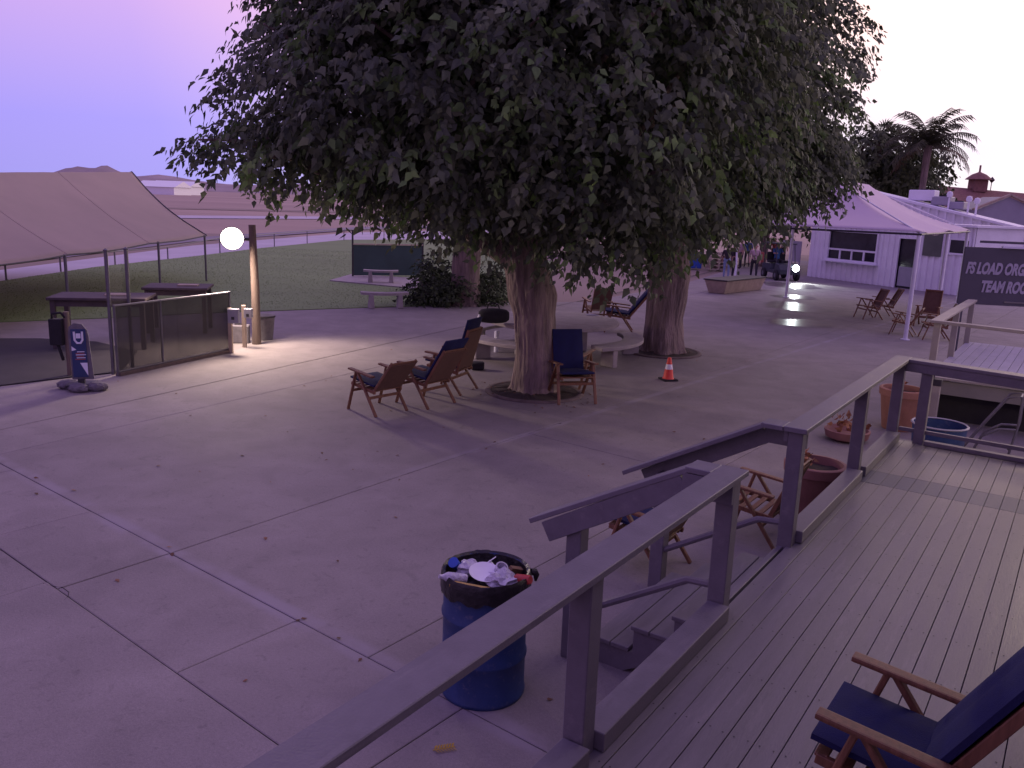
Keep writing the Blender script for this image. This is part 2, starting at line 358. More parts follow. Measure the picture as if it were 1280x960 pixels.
# hills on the horizon
def hills(name, Y, prof, depth):
    mb = MB(); n_ = 90; xs = [p[0] for p in prof]; vs = []
    for i in range(n_):
        px = xs[0] + (xs[-1] - xs[0]) * i / (n_ - 1); py = np.interp(px, xs, [p[1] for p in prof]); P = atY(px, py, Y)
        h = max(0, P.z + Y * .0012 * noise.noise(Vector((px * .06, 0, Y))) + Y * .0006 * noise.noise(Vector((px * .2, 3, Y))))
        for k, (dy, hk) in enumerate(((-depth, 0), (-depth * .55, .35), (-depth * .25, .72), (0, 1), (depth * .6, .4), (depth, 0))):
            jit = 1 + .25 * noise.noise(Vector((px * .05, k * 1.3, 5))) if 0 < k < 3 else 1
            vs.append((P.x, Y + dy, h * hk * jit - 5))
    fs = [(i * 6 + k, (i + 1) * 6 + k, (i + 1) * 6 + k + 1, i * 6 + k + 1) for i in range(n_ - 1) for k in range(5)]
    mb.add(vs, fs); struct(mb.obj(name, 'hill', smooth=True))
hills('hill', 8000, [(-400, 226), (0, 226), (70, 220), (82, 210), (95, 207), (118, 210), (132, 205), (148, 213), (165, 220), (200, 230), (260, 238)], 900)
hills('far_hill', 10500, [(-400, 222), (100, 226), (170, 220), (205, 217), (240, 225), (300, 231), (420, 228), (700, 235), (1000, 243), (1500, 255)], 1200)
for i, (px, wd, hh, lab) in enumerate(((205, 26, 5, 'small white hangar far out on the airfield, left of two'), (222, 30, 6, 'wide white hangar far out on the airfield below the hills'))):
    P = G(px, 243); t_ = thing('hangar', lab, 'building', P, 0, 'white hangars on the horizon')
    mb = MB(); mb.box((0, 0, hh / 2 - .1), (wd, 30, hh)); mb.obj('wall', 'white_far', t_)
    mb = MB(); mb.add([(-wd / 2 - 1, -16, hh), (wd / 2 + 1, -16, hh), (wd / 2 + 1, 16, hh), (-wd / 2 - 1, 16, hh), (-wd / 2 - 1, 0, hh + 4), (wd / 2 + 1, 0, hh + 4)], [(0, 1, 5, 4), (2, 3, 4, 5), (0, 4, 3), (1, 2, 5), (0, 3, 2, 1)]); mb.obj('roof', 'white_far', t_)

# ---------------------------------------------------------------- plaza of concrete slabs
def clip(poly, a, b_, c, sign):       # keep a*u+b*v<=c (sign 1) or >= (sign -1)
    o = []; n_ = len(poly); d = [sign * (a * p[0] + b_ * p[1] - c) for p in poly]
    for i in range(n_):
        j = (i + 1) % n_
        if d[i] <= 0: o.append(poly[i])
        if d[i] * d[j] < 0: t_ = d[i] / (d[i] - d[j]); o.append((poly[i][0] + t_ * (poly[j][0] - poly[i][0]), poly[i][1] + t_ * (poly[j][1] - poly[i][1])))
    return o
PL = [[(-5, -26.8), (8, -22.5), (21.2, -18.35), (24.5, -16.2), (34, -17.5), (60, -24), (60, 14), (-5, 14)]]
def cut(a, b_, cond=lambda c: True):   # cut along the line a-b (u,v)
    global PL
    nu, nv = -(b_[1] - a[1]), b_[0] - a[0]; c = nu * a[0] + nv * a[1]; o = []
    for p in PL:
        ce = (sum(q[0] for q in p) / len(p), sum(q[1] for q in p) / len(p))
        if cond(ce):
            for s in (1, -1):
                k = clip(p, nu, nv, c, s)
                if len(k) > 2: o.append(k)
        else: o.append(p)
    PL = o
cut((3.78, 0), (3.78, 1)); cut((2.7, 0), (2.78, -8), lambda c: c[0] < 3.78)
for v in (-12.4, -10.45, -8.5, -6.96, -5.07, -3.3, -1.2): cut((0, v), (1, v), lambda c: 2.7 < c[0] < 3.78)
for v in (-11.5, -7.15, -2.6): cut((0, v), (1, v), lambda c: c[0] < 2.7)
cut((4.36, -12.36), (15.13, -14.58), lambda c: c[0] > 3.78)
cut((3.96, -11.2), (12.66, -12.49), lambda c: c[0] > 3.78 and c[1] > -13.5)
cut((3.8, -6.96), (14.5, -7.35), lambda c: c[0] > 3.78)
cut((3.8, -4.24), (10, -4.36), lambda c: c[0] > 3.78 and c[1] > -6.9)
cut((17.2, -9.2), (20.3, -4.2), lambda c: c[0] > 3.78 and c[1] > -12)
cut((26.5, 0), (27.5, -9), lambda c: c[0] > 20); cut((38, 0), (38, 1), lambda c: c[0] > 27)
cut((10.6, -8), (10.5, -9), lambda c: 4 < c[0] < 18 and -12 < c[1] < -7.3)
cut((9.5, 0), (9.5, 1), lambda c: 4 < c[0] < 18 and -7.3 < c[1] < -4.2); cut((8.2, 0), (8.2, 1), lambda c: c[0] > 3.78 and c[1] < -13.6 and c[0] < 16)
plz = MB(); plz.prism([(v, u) for u, v in [(-5, -26.8), (8, -22.5), (21.2, -18.35), (24.5, -16.2), (34, -17.5), (60, -24), (60, 14), (-5, 14)]], -.1, -.022)
plaza = struct(plz.obj('plaza', 'joint_bed')); plaza.rotation_euler = (0, 0, -CO.a)
TREE1, TREE2 = G(668, 490), G(828, 440)
for i, p in enumerate(PL):
    q = [(v, u) for u, v in p]; ar = sum(q[k][0] * q[(k + 1) % len(q)][1] - q[(k + 1) % len(q)][0] * q[k][1] for k in range(len(q)))
    if ar < 0: q.reverse()
    gap = .005; ins = []
    for k in range(len(q)):
        a, b_, c = Vector(q[k - 1]), Vector(q[k]), Vector(q[(k + 1) % len(q)])
        d1, d2 = (b_ - a).normalized(), (c - b_).normalized(); n1, n2 = Vector((-d1.y, d1.x)), Vector((-d2.y, d2.x))
        s = (n1 + n2); ins.append(b_ + s * (gap / max(.25, 1 + n1.dot(n2))))
    zt = random.uniform(-.0025, .0025)
    mb = MB(); nn = len(ins); bev = .007
    inn = []
    for k in range(nn):
        a, b_, c = ins[k - 1], ins[k], ins[(k + 1) % nn]; d1, d2 = (b_ - a).normalized(), (c - b_).normalized(); n1, n2 = Vector((-d1.y, d1.x)), Vector((-d2.y, d2.x))
        inn.append(b_ + (n1 + n2) * (bev / max(.25, 1 + n1.dot(n2))))
    vs = [(p_.x, p_.y, -.05) for p_ in ins] + [(p_.x, p_.y, zt - .004) for p_ in ins] + [(p_.x, p_.y, zt) for p_ in inn]
    fs = [(k, (k + 1) % nn, nn + (k + 1) % nn, nn + k) for k in range(nn)] + [(nn + k, nn + (k + 1) % nn, 2 * nn + (k + 1) % nn, 2 * nn + k) for k in range(nn)] + [tuple(range(2 * nn, 3 * nn))]
    mb.add(vs, fs); mb.obj('slab', 'concrete', plaza)
# wandering crack where slabs meet at the left
for pts in ([(54, 729), (66, 733), (78, 734), (86, 740), (85, 746), (80, 750)],):
    q = [CO.uv(G(*p)) for p in pts]; mb = MB(); mb.tube([(v, u, -.001) for i, (u, v) in enumerate(q)], .0035, 5); mb.obj('crack', 'joint_bed', plaza)
# tree wells: kerb ring and soil
for nm, T, r in (('tree_well', TREE1, .78), ('tree_well', TREE2, .80)):
    mb = MB(); n_ = 40
    mb.lathe([(r + .10, -.04), (r + .10, .02), (r + .08, .035), (r + .02, .035), (r, .02), (r, -.04)], n_, cap=False)
    o = mb.obj(nm, 'well_kerb', None, smooth=True); o.location = T; struct(o)
    mb = MB(); vs = [(0, 0, .05)]; fs = []
    for k in range(n_):
        a = 2 * math.pi * k / n_; vs += [(r * .55 * math.cos(a), r * .55 * math.sin(a), .05 + random.uniform(-.02, .03)), (r * 1.005 * math.cos(a), r * 1.005 * math.sin(a), .022)]
    for k in range(n_): j = (k + 1) % n_; fs += [(0, 1 + 2 * k, 1 + 2 * j), (1 + 2 * k, 2 + 2 * k, 2 + 2 * j, 1 + 2 * j)]
    mb.add(vs, fs); mb.obj('soil', 'soil', o)
def blob(name, c, rx, ry, z, mat, rot=0, seed=0):
    mb = MB(); vs = []
    for k in range(36):
        a = 2 * math.pi * k / 36; q = 1 + .35 * noise.noise(Vector((math.cos(a) * 1.5, math.sin(a) * 1.5, seed))); x_, y_ = rx * q * math.cos(a), ry * q * math.sin(a)
        vs.append((c.x + x_ * math.cos(rot) - y_ * math.sin(rot), c.y + x_ * math.sin(rot) + y_ * math.cos(rot), z))
    mb.add(vs, [tuple(range(36))]); return struct(mb.obj(name, mat))
for i, (px, py, rx, ry) in enumerate(((1000, 384, 1.1, 1.5), (1003, 404, 1.0, .9), (990, 357, 1.2, 1.6), (992, 371, .9, .8))): blob('puddle', G(px, py), rx, ry, .006 + .0005 * i, 'wet', .2, i)
# flat dark patch on the paving by the fence
mm = MB(); mm.prism([(p.x, p.y) for p in (G(-420, 660), G(0, 483), G(90, 472), G(150, 466), G(172, 440), G(120, 428), G(50, 424), G(0, 424), G(-420, 520))], .005, .022); struct(mm.obj('dark_patch', 'mat'))

# ---------------------------------------------------------------- main deck with railing and stairs (local x = across, y = along)
DZ = .70
deck = thing('wooden_deck', 'long grey painted plank deck with railing and steps in the foreground', 'deck', (0, 0, 0), -DK.a)
bw = .130; x = -1.60; k = 0
for i in range(20):
    x0 = -1.70 + i * bw; x1 = x0 + bw - .0045
    if x0 > .72: break
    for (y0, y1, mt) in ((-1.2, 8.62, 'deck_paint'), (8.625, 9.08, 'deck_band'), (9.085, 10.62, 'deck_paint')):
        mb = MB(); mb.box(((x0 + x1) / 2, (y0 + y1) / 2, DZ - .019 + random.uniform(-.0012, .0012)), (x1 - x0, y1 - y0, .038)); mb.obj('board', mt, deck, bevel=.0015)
mb = MB(); mb.box((-1.745, 4.7, DZ - .13), (.038, 11.9, .25)); mb.box((-.5, 10.665, DZ - .13), (2.45, .038, .25)); mb.obj('fascia', 'rail_paint', deck, bevel=.003)
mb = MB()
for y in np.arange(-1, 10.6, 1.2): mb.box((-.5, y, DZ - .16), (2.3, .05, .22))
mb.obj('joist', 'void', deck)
mb = MB(); mb.box((-.5, 4.7, .02), (2.2, 11.6, .03)); mb.obj('void_sheet', 'void', deck)  # near-black sheet keeps the space under the boards dark
PX = -1.72
def post(x_, y_, z0, z1, w_=.115, mt='rail_paint', par=None):
    mb = MB(); mb.box((x_, y_, (z0 + z1) / 2), (w_, w_, z1 - z0)); return mb.obj('post', mt, par or deck, bevel=.005)
RT = 1.68
for y in (.75, 3.20, 5.02): post(PX, y, .35, RT - .04)
for y in (6.50, 8.72, 10.62): post(PX, y, .35, RT - .04)
post(-1.42, 10.62, .4, RT - .04); post(-.1, 10.5, .4, RT - .04)
def railbar(name, a, b_, w_, h_, mt='rail_paint', bev=.004): mb = MB(); mb.bar(a, b_, w_, h_); return mb.obj(name, mt, deck, bevel=bev)
railbar('cap_rail', (PX + .0, -1.0, RT - .02), (PX + .0, 5.12, RT - .02), .18, .04)
railbar('side_rail', (PX - .079, -1.0, RT - .088), (PX - .079, 5.08, RT - .088), .038, .09)
railbar('cap_rail', (PX + .0, 6.50 - .09, RT - .02), (PX + .0, 10.78, RT - .02), .18, .04)
railbar('side_rail', (PX - .079, 6.46, RT - .088), (PX - .079, 10.68, RT - .088), .038, .09)
railbar('cap_rail', (PX + .09, 10.67, RT - .021), (.75, 10.22, RT - .021), .20, .038)
railbar('side_rail', (PX + .06, 10.60, RT - .092), (.75, 10.15, RT - .092), .038, .10)
railbar('kick_rail', (PX + .03, -1.0, DZ + .055), (PX + .03, 3.13, DZ + .055), .15, .10); railbar('kick_rail', (PX + .03, 3.27, DZ + .055), (PX + .03, 4.95, DZ + .055), .15, .10)
railbar('kick_rail', (PX + .03, 6.57, DZ + .055), (PX + .03, 8.65, DZ + .055), .15, .10); railbar('kick_rail', (PX + .03, 8.79, DZ + .055), (PX + .03, 10.55, DZ + .055), .15, .10)
railbar('kick_rail', (PX + .07, 10.62, DZ + .14), (.75, 10.55, DZ + .14), .04, .045); railbar('kick_rail', (PX + .37, 10.56, DZ + .03), (.75, 10.52, DZ + .03), .09, .05)
sv, sf_ = [], []      # screw heads
for i in range(19):
    for y in np.arange(-1, 10.6, .6):
        for dx in (.028, bw - .032):
            cx, cy = -1.70 + i * bw + dx, y + random.uniform(-.006, .006); k0 = len(sv); sv.append((cx, cy, DZ + .003)); sv += [(cx + .0055 * math.cos(a * math.pi / 3), cy + .0055 * math.sin(a * math.pi / 3), DZ + .0022) for a in range(6)]; sf_ += [(k0, k0 + 1 + a, k0 + 1 + (a + 1) % 6) for a in range(6)]
stuff(link(bpy.data.objects.new('screw_heads', npmesh('screw_heads', sv, sf_, 'dark_metal')), deck))
# stairs
stairs = MB()
for y in (5.10, 5.75, 6.40):
    pr = [(-1.765, .69), (-1.765, .52), (-2.03, .52), (-2.03, .345), (-2.33, .345), (-2.33, .17), (-2.63, .17), (-2.63, .0), (-2.40, 0.0), (-1.765, .36)]
    vs = [(px, y - .025, pz) for px, pz in pr] + [(px, y + .025, pz) for px, pz in pr]; nn = len(pr)
    stairs.add(vs, [tuple(range(nn)), tuple(reversed(range(nn, 2 * nn)))] + [(i, (i + 1) % nn, nn + (i + 1) % nn, nn + i) for i in range(nn)])
st = stairs.obj('stairs', 'rail_paint', deck)
for i, (xa, z) in enumerate(((-2.05, .525), (-2.35, .35), (-2.65, .175))):
    for j in range(2):
        mb = MB(); mb.box((xa + .075 + .15 * j, 5.75, z + .016), (.143, 1.40, .032)); mb.obj('tread', 'deck_paint', st, bevel=.004)
    mb = MB(); mb.box((xa + .035, 5.75, z - .08), (.018, 1.26, .15)); mb.obj('riser', 'rail_paint', st)
mb = MB(); mb.box((-1.775, 5.75, .60), (.018, 1.3, .15)); mb.obj('riser', 'rail_paint', st)
for y, sgn in ((5.02, 1), (6.50, -1)):
    nw = MB(); nw.box((-2.80, y, .53), (.12, .12, 1.06)); nw.obj('newel_post', 'rail_paint', deck, bevel=.005)
    railbar('stair_cap_rail', (-1.812, y, RT - .021), (-1.985, y, RT - .021), .20, .038)
    railbar('stair_cap_rail', (-1.97, y, RT - .026), (-3.16, y, 1.005), .196, .036)
    railbar('stair_side_rail', (-1.66, y - sgn * .078, RT - .12), (-2.0, y - sgn * .078, RT - .12), .038, .15)
    railbar('stair_side_rail', (-1.985, y - sgn * .076, RT - .125), (-3.02, y - sgn * .076, .955), .036, .15)
    mb = MB(); mb.tube([(PX, y + sgn * .02, .88), (-1.95, y + sgn * .02, .86), (-2.80, y + sgn * .02, .34)], .027, 8); mb.obj('guard_bar', 'rail_paint', deck, smooth=True)

# building the deck belongs to (beyond the right edge of the frame) with its porch lamp
club = thing('clubhouse', 'long clubhouse wall along the back of the grey plank deck', 'building', (0, 0, 0), -DK.a)
mb = MB(); mb.box((1.0, 4.6, 1.7), (.3, 13.2, 3.4)); mb.obj('wall', 'clapboard', club)
mb = MB(); mb.add([(.12, -2.5, 3.42), (.12, 11.2, 3.42), (4, 11.2, 4.5), (4, -2.5, 4.5), (.12, -2.5, 3.54), (.12, 11.2, 3.54), (4, 11.2, 4.62), (4, -2.5, 4.62)], [(3, 2, 1, 0), (4, 5, 6, 7), (0, 1, 5, 4), (1, 2, 6, 5), (2, 3, 7, 6), (3, 0, 4, 7)]); mb.obj('roof', 'roof_brown', club)
lampP = DK.p(10.75, .52, 2.5)
pl = thing('porch_lamp', 'caged porch lamp fixed to the clubhouse wall above the deck', 'lamp', lampP, -DK.a)
mb = MB(); mb.box((.26, 0, .02), (.10, .10, .14)); mb.bar((.26, 0, .05), (0, 0, .12), .03, .03); mb.obj('bracket', 'dark_metal', pl)
mb = MB(); mb.lathe([(.03, .16), (.13, .10), (.14, .085), (.02, .13)], 20); mb.obj('shade', 'dark_metal', pl, smooth=True)
mb = MB(); mb.lathe([(.02, .10), (.05, .06), (.06, .01), (.045, -.035), (.01, -.05)], 16); mb.obj('bulb', 'porch_glass', pl, smooth=True)
ld = bpy.data.lights.new('porch_light', 'POINT'); ld.energy = 58; ld.color = (1, .82, .55); ld.shadow_soft_size = .07
lo = link(bpy.data.objects.new('porch_light', ld), pl); lo.location = (0, 0, -.10)

# ---------------------------------------------------------------- second deck with beige rail, and the team room sign
d2 = thing('second_deck', 'raised deck with beige railing beyond the end of the grey deck', 'deck', (0, 0, 0), -DK.a)
Z2 = .80
for i in range(26):
    x0 = -2.0 + i * .145
    mb = MB(); mb.box((x0 + .07, 17.4, Z2 - .02), (.138, 4.6, .04)); mb.obj('board', 'deck_two', d2, bevel=.004)
mb = MB(); mb.box((-.1, 15.06, .60), (3.8, .05, .22)); mb.obj('fascia', 'skirt', d2, bevel=.004)
mb = MB(); mb.box((-.1, 15.03, Z2 - .045), (3.8, .12, .035)); mb.obj('nosing', 'rail_beige', d2, bevel=.004)
mb = MB(); mb.box((-.1, 15.4, .24), (3.7, .04, .46)); mb.obj('void_panel', 'void', d2)  # near-black panel stands in for the shade in the gap below the deck
for (x_, y_) in ((-1.98, 15.1), (-1.98, 17.3), (-1.98, 19.5), (1.2, 15.0)): post(x_, y_, .0, 1.64, .10, 'rail_beige', d2)
for a, b_, w_, h_, nm in (((-2.0, 15.0, 1.66), (-2.0, 19.7, 1.66), .17, .04, 'cap_rail'), ((-1.92, 15.06, 1.655), (1.9, 14.3, 1.655), .14, .05, 'cap_rail')):
    mb = MB(); mb.bar(a, b_, w_, h_); mb.obj(nm, 'rail_beige', d2, bevel=.004)
# the wall that carries the sign
sgn0 = atY(1196, 378, 18.6); sw, sh = 4.6, 1.24; srz = R(-9)
sg = thing('team_room_sign', 'dark grey sign board lettered FS LOAD ORG and TEAM RO above second deck', 'sign', sgn0, srz)
mb = MB(); mb.box((sw / 2, 0, sh / 2 - .02), (sw, .06, sh)); mb.obj('panel', 'sign_grey', sg, bevel=.006)
for s, x_, z_, sz in (('FS LOAD ORGANIZERS', .07, .66, .33), ('TEAM ROOM', .42, .27, .33)):
    o = inst('lettering', text_mesh(s, sz, 'lettering', 'sign_letter', .22), sg, (x_, -.038, z_), (R(90), 0, 0))
    o.scale = (.56, 1, 1)
mb = MB(); mb.box((1.25, -.06, sh + .0), (1.05, .07, .05)); mb.obj('tube_light', 'white_metal', sg, bevel=.008)
mb = MB(); mb.box((1.6, -.02, sh + .10), (2.6, .12, .05)); mb.obj('top_trim', 'sign_grey', sg)
for x_ in (.1, sw - .1): mb = MB(); mb.box((x_, .05, -sgn0.z / 2), (.1, .08, sgn0.z)); mb.obj('post', 'sign_grey', sg)
mb = MB(); mb.box((1.9, -.04, .06), (1.9, .02, .03)); mb.obj('lower_trim', 'skirt', sg)

# ---------------------------------------------------------------- chairs
def pad(mb, x0, x1, y0, y1, th, M4, nx=8, ny=8):     # puffed cushion grid, top and bottom, transformed by M4
    vs = []; fs = []
    for sgn in (1, -1):
        o = len(vs)
        for j in range(ny + 1):
            for i in range(nx + 1):
                a, b_ = i / nx, j / ny; e = min(1, 5 * min(a, 1 - a)) ** .5 * min(1, 5 * min(b_, 1 - b_)) ** .5
                dip = .12 * math.cos(a * 6 * math.pi) * e
                vs.append(M4 @ Vector((x0 + (x1 - x0) * a, y0 + (y1 - y0) * b_, sgn * th / 2 * (.35 + .65 * e + dip))))
        for j in range(ny):
            for i in range(nx):
                q = (o + j * (nx + 1) + i, o + j * (nx + 1) + i + 1, o + (j + 1) * (nx + 1) + i + 1, o + (j + 1) * (nx + 1) + i); fs.append(q if sgn > 0 else tuple(reversed(q)))
    m_ = (nx + 1) * (ny + 1); edge = [i for i in range(nx + 1)] + [j * (nx + 1) + nx for j in range(1, ny + 1)] + [ny * (nx + 1) + i for i in range(nx - 1, -1, -1)] + [j * (nx + 1) for j in range(ny - 1, 0, -1)]
    for k in range(len(edge)): a, b_ = edge[k], edge[(k + 1) % len(edge)]; fs.append((a, m_ + a, m_ + b_, b_))
    mb.add(vs, fs)
CH = {}
def chair_proto(kind, rec=28, bh=.62, w_=.56, cushion='both', by=-.23):
    """faces +y; kind keys its meshes; returns list of (part, mesh, child parts)"""
    h = .40; P = []
    for s in (-1, 1):
        xs = s * w_ / 2
        mb = MB(); mb.bar((xs, .12, .60), (xs * 1.04, .30, 0), .030, .045, (1, 0, 0)); P.append(('leg', mb.mesh('leg', 'teak', bevel=.006)))
        mb = MB(); mb.bar((xs, .10, .60), (xs * 1.04, -.34, 0), .030, .045, (1, 0, 0)); P.append(('leg', mb.mesh('leg', 'teak', bevel=.006)))
        mb = MB(); mb.bar((xs, .28, .615), (xs, -.26, .565), .07, .026); P.append(('armrest', mb.mesh('armrest', 'teak', bevel=.011, seg=2)))
    mb = MB(); mb.bar((-w_ / 2, .21, .30), (w_ / 2, .21, .30), .03, .04); P.append(('stretcher', mb.mesh('stretcher', 'teak', bevel=.005)))
    mb = MB(); mb.bar((-w_ / 2, -.16, .24), (w_ / 2, -.16, .24), .03, .04); P.append(('stretcher', mb.mesh('stretcher', 'teak', bevel=.005)))
    mb = MB()
    for s in (-1, 1): mb.bar((s * (w_ / 2 - .035), .27, h - .005), (s * (w_ / 2 - .035), -.26, h - .07), .03, .045)
    for i in range(6): y = .25 - i * .095; mb.box((0, y, h + .01 - (.27 - y) * .12), (w_ - .06, .055, .016))
    P.append(('seat_frame', mb.mesh('seat_frame', 'teak', bevel=.003)))
    a = R(rec); B = Matrix.Translation((0, by, h - .04)) @ Matrix.Rotation(a, 4, 'X')
    mb = MB()
    for s in (-1, 1): p0 = B @ Vector((s * (w_ / 2 - .055), 0, -.06)); p1 = B @ Vector((s * (w_ / 2 - .055), 0, bh)); mb.bar(p0, p1, .032, .045, (0, 1, 0))
    for z in (.04, bh - .03): mb.bar(B @ Vector((-w_ / 2 + .05, 0, z)), B @ Vector((w_ / 2 - .05, 0, z)), .022, .055, B.to_3x3() @ Vector((0, 0, 1)))
    P.append(('backrest_frame', mb.mesh('backrest_frame', 'teak', bevel=.004)))
    if kind == 'slat':
        for i in range(8): x_ = -w_ / 2 + .10 + i * (w_ - .2) / 7; mb = MB(); mb.bar(B @ Vector((x_, 0, .06)), B @ Vector((x_, 0, bh - .05)), .032, .014, B.to_3x3() @ Vector((0, 1, 0))); P.append(('slat', mb.mesh('slat', 'teak')))
    else:
        mb = MB(); mb.box((0, 0, 0), (w_ - .10, .012, bh - .06)); me = mb.mesh('back_sling', 'sling'); me.transform(B @ Matrix.Translation((0, -.018, bh / 2))); P.append(('back_sling', me))
    if cushion in ('both', 'seat'):
        mb = MB(); pad(mb, -w_ / 2 + .03, w_ / 2 - .03, -.24, .30, .075, Matrix.Translation((0, 0, h + .05)) @ Matrix.Rotation(R(6), 4, 'X')); P.append(('seat_cushion', mb.mesh('seat_cushion', 'navy', smooth=True)))
    if cushion in ('both', 'back'):
        mb = MB(); pad(mb, -w_ / 2 + .04, w_ / 2 - .04, 0, bh + .10, .075, B @ Matrix.Translation((0, .05, .04)) @ Matrix.Rotation(R(90), 4, 'X')); P.append(('back_cushion', mb.mesh('back_cushion', 'navy', smooth=True)))
    CH[kind + str(rec) + cushion + str(bh) + str(by)] = P; return P
def chair(kind, loc, ang, label, rec=28, bh=.62, cushion='both', scale=1.0, group='wooden folding chairs', by=-.23):
    key = kind + str(rec) + cushion + str(bh) + str(by); P = CH.get(key) or chair_proto(kind, rec, bh, .56, cushion, by)
    t_ = thing('wooden_chair', label, 'chair', loc, ang, group); t_.scale = (scale,) * 3
    for nm, me in P: inst(nm, me, t_)
    return t_
def face(d): return math.atan2(-d[0], d[1])      # +y turned to direction d
aL = face((-.80, .60))
chair('sling', G(471, 512), face((-.75, .66)), 'leftmost wooden chair of the trio left of the big tree', 40, .58, 'seat', 1.08)
chair('sling', G(531, 503), face((-.80, .60)), 'middle wooden chair of the trio left of the big tree', 34, .62, 'both', 1.12)
chair('sling', G(562, 487), face((-.92, .38)), 'upright wooden chair with navy back beside the round table, right of the trio', 16, .66, 'both', 1.15)
chair('sling', G(714, 500), face((.25, -.97)), 'wooden chair draped in navy cushions in front of the big trunk', 16, .56, 'both', 1.12)
chair('slat', G(713, 482), face((.45, .89)), 'slatted wooden chair tucked between big trunk and round table', 14, .58, 'none', 1.1)
chair('sling', G(772, 414), face((-.95, .1)), 'reclined wooden chair with navy cushion behind the round table', 38, .62, 'both', 1.2)
chair('sling', G(745, 404), face((-.25, .95)), 'red-brown sling chair turned away behind the round table', 20, .58, 'none', 1.15)
chair('sling', G(1084, 398), face((-.97, -.1)), 'wooden chair on the open paving left of the tent post', 24, .62, 'none', 1.05)
chair('sling', G(1102, 396), face((-.97, .1)), 'wooden chair right behind another one, left of tent post', 26, .62, 'none', 1.05)
chair('sling', G(1127, 418), face((-.8, .5)), 'low wooden chair at the foot of the near tent post', 30, .5, 'none', 1.0)
chair('sling', G(1158, 408), face((-.6, -.75)), 'tall dark wooden chair under the tent right of its post', 14, .72, 'none', 1.05)
chair('sling', G(1166, 424), face((-.75, .2)), 'dark wooden chair between the tent post and second deck', 24, .6, 'none', 1.1)
chair('sling', DK.p(6.88, -3.10), face(-DK.V), 'wooden chair with blue seat cushion beside the deck steps', 26, .50, 'seat', 1.0)
chair('sling', DK.p(8.22, -2.52), face(-DK.V), 'brown sling chair against the deck beyond the steps', 22, .56, 'none', 1.0)
chair('sling', DK.p(3.54, -.38, DZ + .001), face(-DK.V + DK.U * .02), 'wooden lounge chair with thick navy cushions on the near deck', 30, .86, 'both', 1.0, by=-.12)

# ---------------------------------------------------------------- blue drum with rubbish
DR = G(603, 862); DR = Vector((DR.x, DR.y + .03, 0))
dr = thing('trash_drum', 'blue steel drum lined with a black bag beside the steps', 'trash can', DR)
pf = [(.285, .0), (.292, .015), (.292, .03), (.285, .04)]
for zc in (.30, .59): pf += [(.285, zc - .025), (.296, zc - .008), (.296, zc + .008), (.285, zc + .025)]
pf += [(.285, .85), (.294, .862), (.294, .878), (.278, .878), (.272, .60)]
mb = MB(); mb.lathe(pf, 48); mb.obj('drum_body', 'blue_drum', dr, smooth=True)
mb = MB(); vs = []; n_ = 72
prof = [(.302, .755), (.303, .82), (.301, .875), (.290, .892), (.272, .875), (.262, .78), (.20, .70), (.02, .69)]
for i, (r_, z_) in enumerate(prof):
    for k in range(n_):
        a = 2 * math.pi * k / n_; q = noise.noise(Vector((math.cos(a) * 5, math.sin(a) * 5, z_ * 6 + 2)))
        vs.append(((r_ + abs(q) * .014) * math.cos(a), (r_ + abs(q) * .014) * math.sin(a), z_ + (q * .035 if i == 0 else q * .008)))
mb.add(vs, [(i * n_ + k, i * n_ + (k + 1) % n_, (i + 1) * n_ + (k + 1) % n_, (i + 1) * n_ + k) for i in range(len(prof) - 1) for k in range(n_)]); mb.tube([(.30, .02, .87), (.325, .03, .86), (.34, .03, .84), (.335, .02, .80)], [.02, .028, .022, .008], 8)
mb.obj('liner_bag', 'black_bag', dr, smooth=True)
def crumple(name, mat, c, r, sq, seed, label, cat):
    bm = bmesh.new(); bmesh.ops.create_icosphere(bm, subdivisions=3, radius=1)
    for v in bm.verts:
        q = 1 + .45 * noise.noise(v.co * 2.1 + Vector((seed, 0, 0))) + .2 * noise.noise(v.co * 5 + Vector((0, seed, 0)))
        v.co = Vector((v.co.x * r * q, v.co.y * r * q * .85, v.co.z * r * sq * q))
    me = bpy.data.meshes.new(name); bm.to_mesh(me); bm.free(); me.materials.append(MATS[mat])
    o = link(bpy.data.objects.new(name, me)); o.location = DR + Vector(c); tag(o, label, cat); return o
def small(name, mb, mat, c, rot, label, cat, smooth=True):
    o = mb.obj(name, mat, None, smooth=smooth); o.location = DR + Vector(c); o.rotation_euler = rot; tag(o, label, cat); return o
mb = MB(); mb.lathe([(.0, 0), (.075, .0), (.105, .016), (.107, .018), (.076, .004), (.0, .004)], 32, cap=False); small('paper_plate', mb, 'paper', (-.01, -.03, .862), (.22, .08, 0), 'round white paper plate on top of the rubbish in the drum', 'plate')
crumple('plastic_bag', 'clear_plastic', (.11, -.07, .83), .11, .7, 1.0, 'crumpled clear plastic bag right of the paper plate', 'bag')
crumple('paper_ball', 'clear_plastic', (-.12, .07, .845), .085, .7, 4.0, 'crumpled grey wrapping at back left in the drum', 'wrapper')
crumple('rubbish_heap', 'black_bag', (0, 0, .74), .24, .32, 6.0, 'dark mixed rubbish filling the blue drum under the plate', 'rubbish')
mb = MB(); mb.box((0, 0, 0), (.26, .05, .03)); small('card_tray', mb, 'yellow_card', (-.10, -.205, .842), (.15, .05, -.22), 'yellow cardboard tray edge at the front of the drum', 'tray', False)
mb = MB(); mb.lathe([(.028, 0), (.033, .01), (.033, .11), (.026, .122)], 16); small('drink_can', mb, 'red_can', (.20, -.05, .845), (1.35, .2, .9), 'red drink can lying at the right in the drum', 'can')
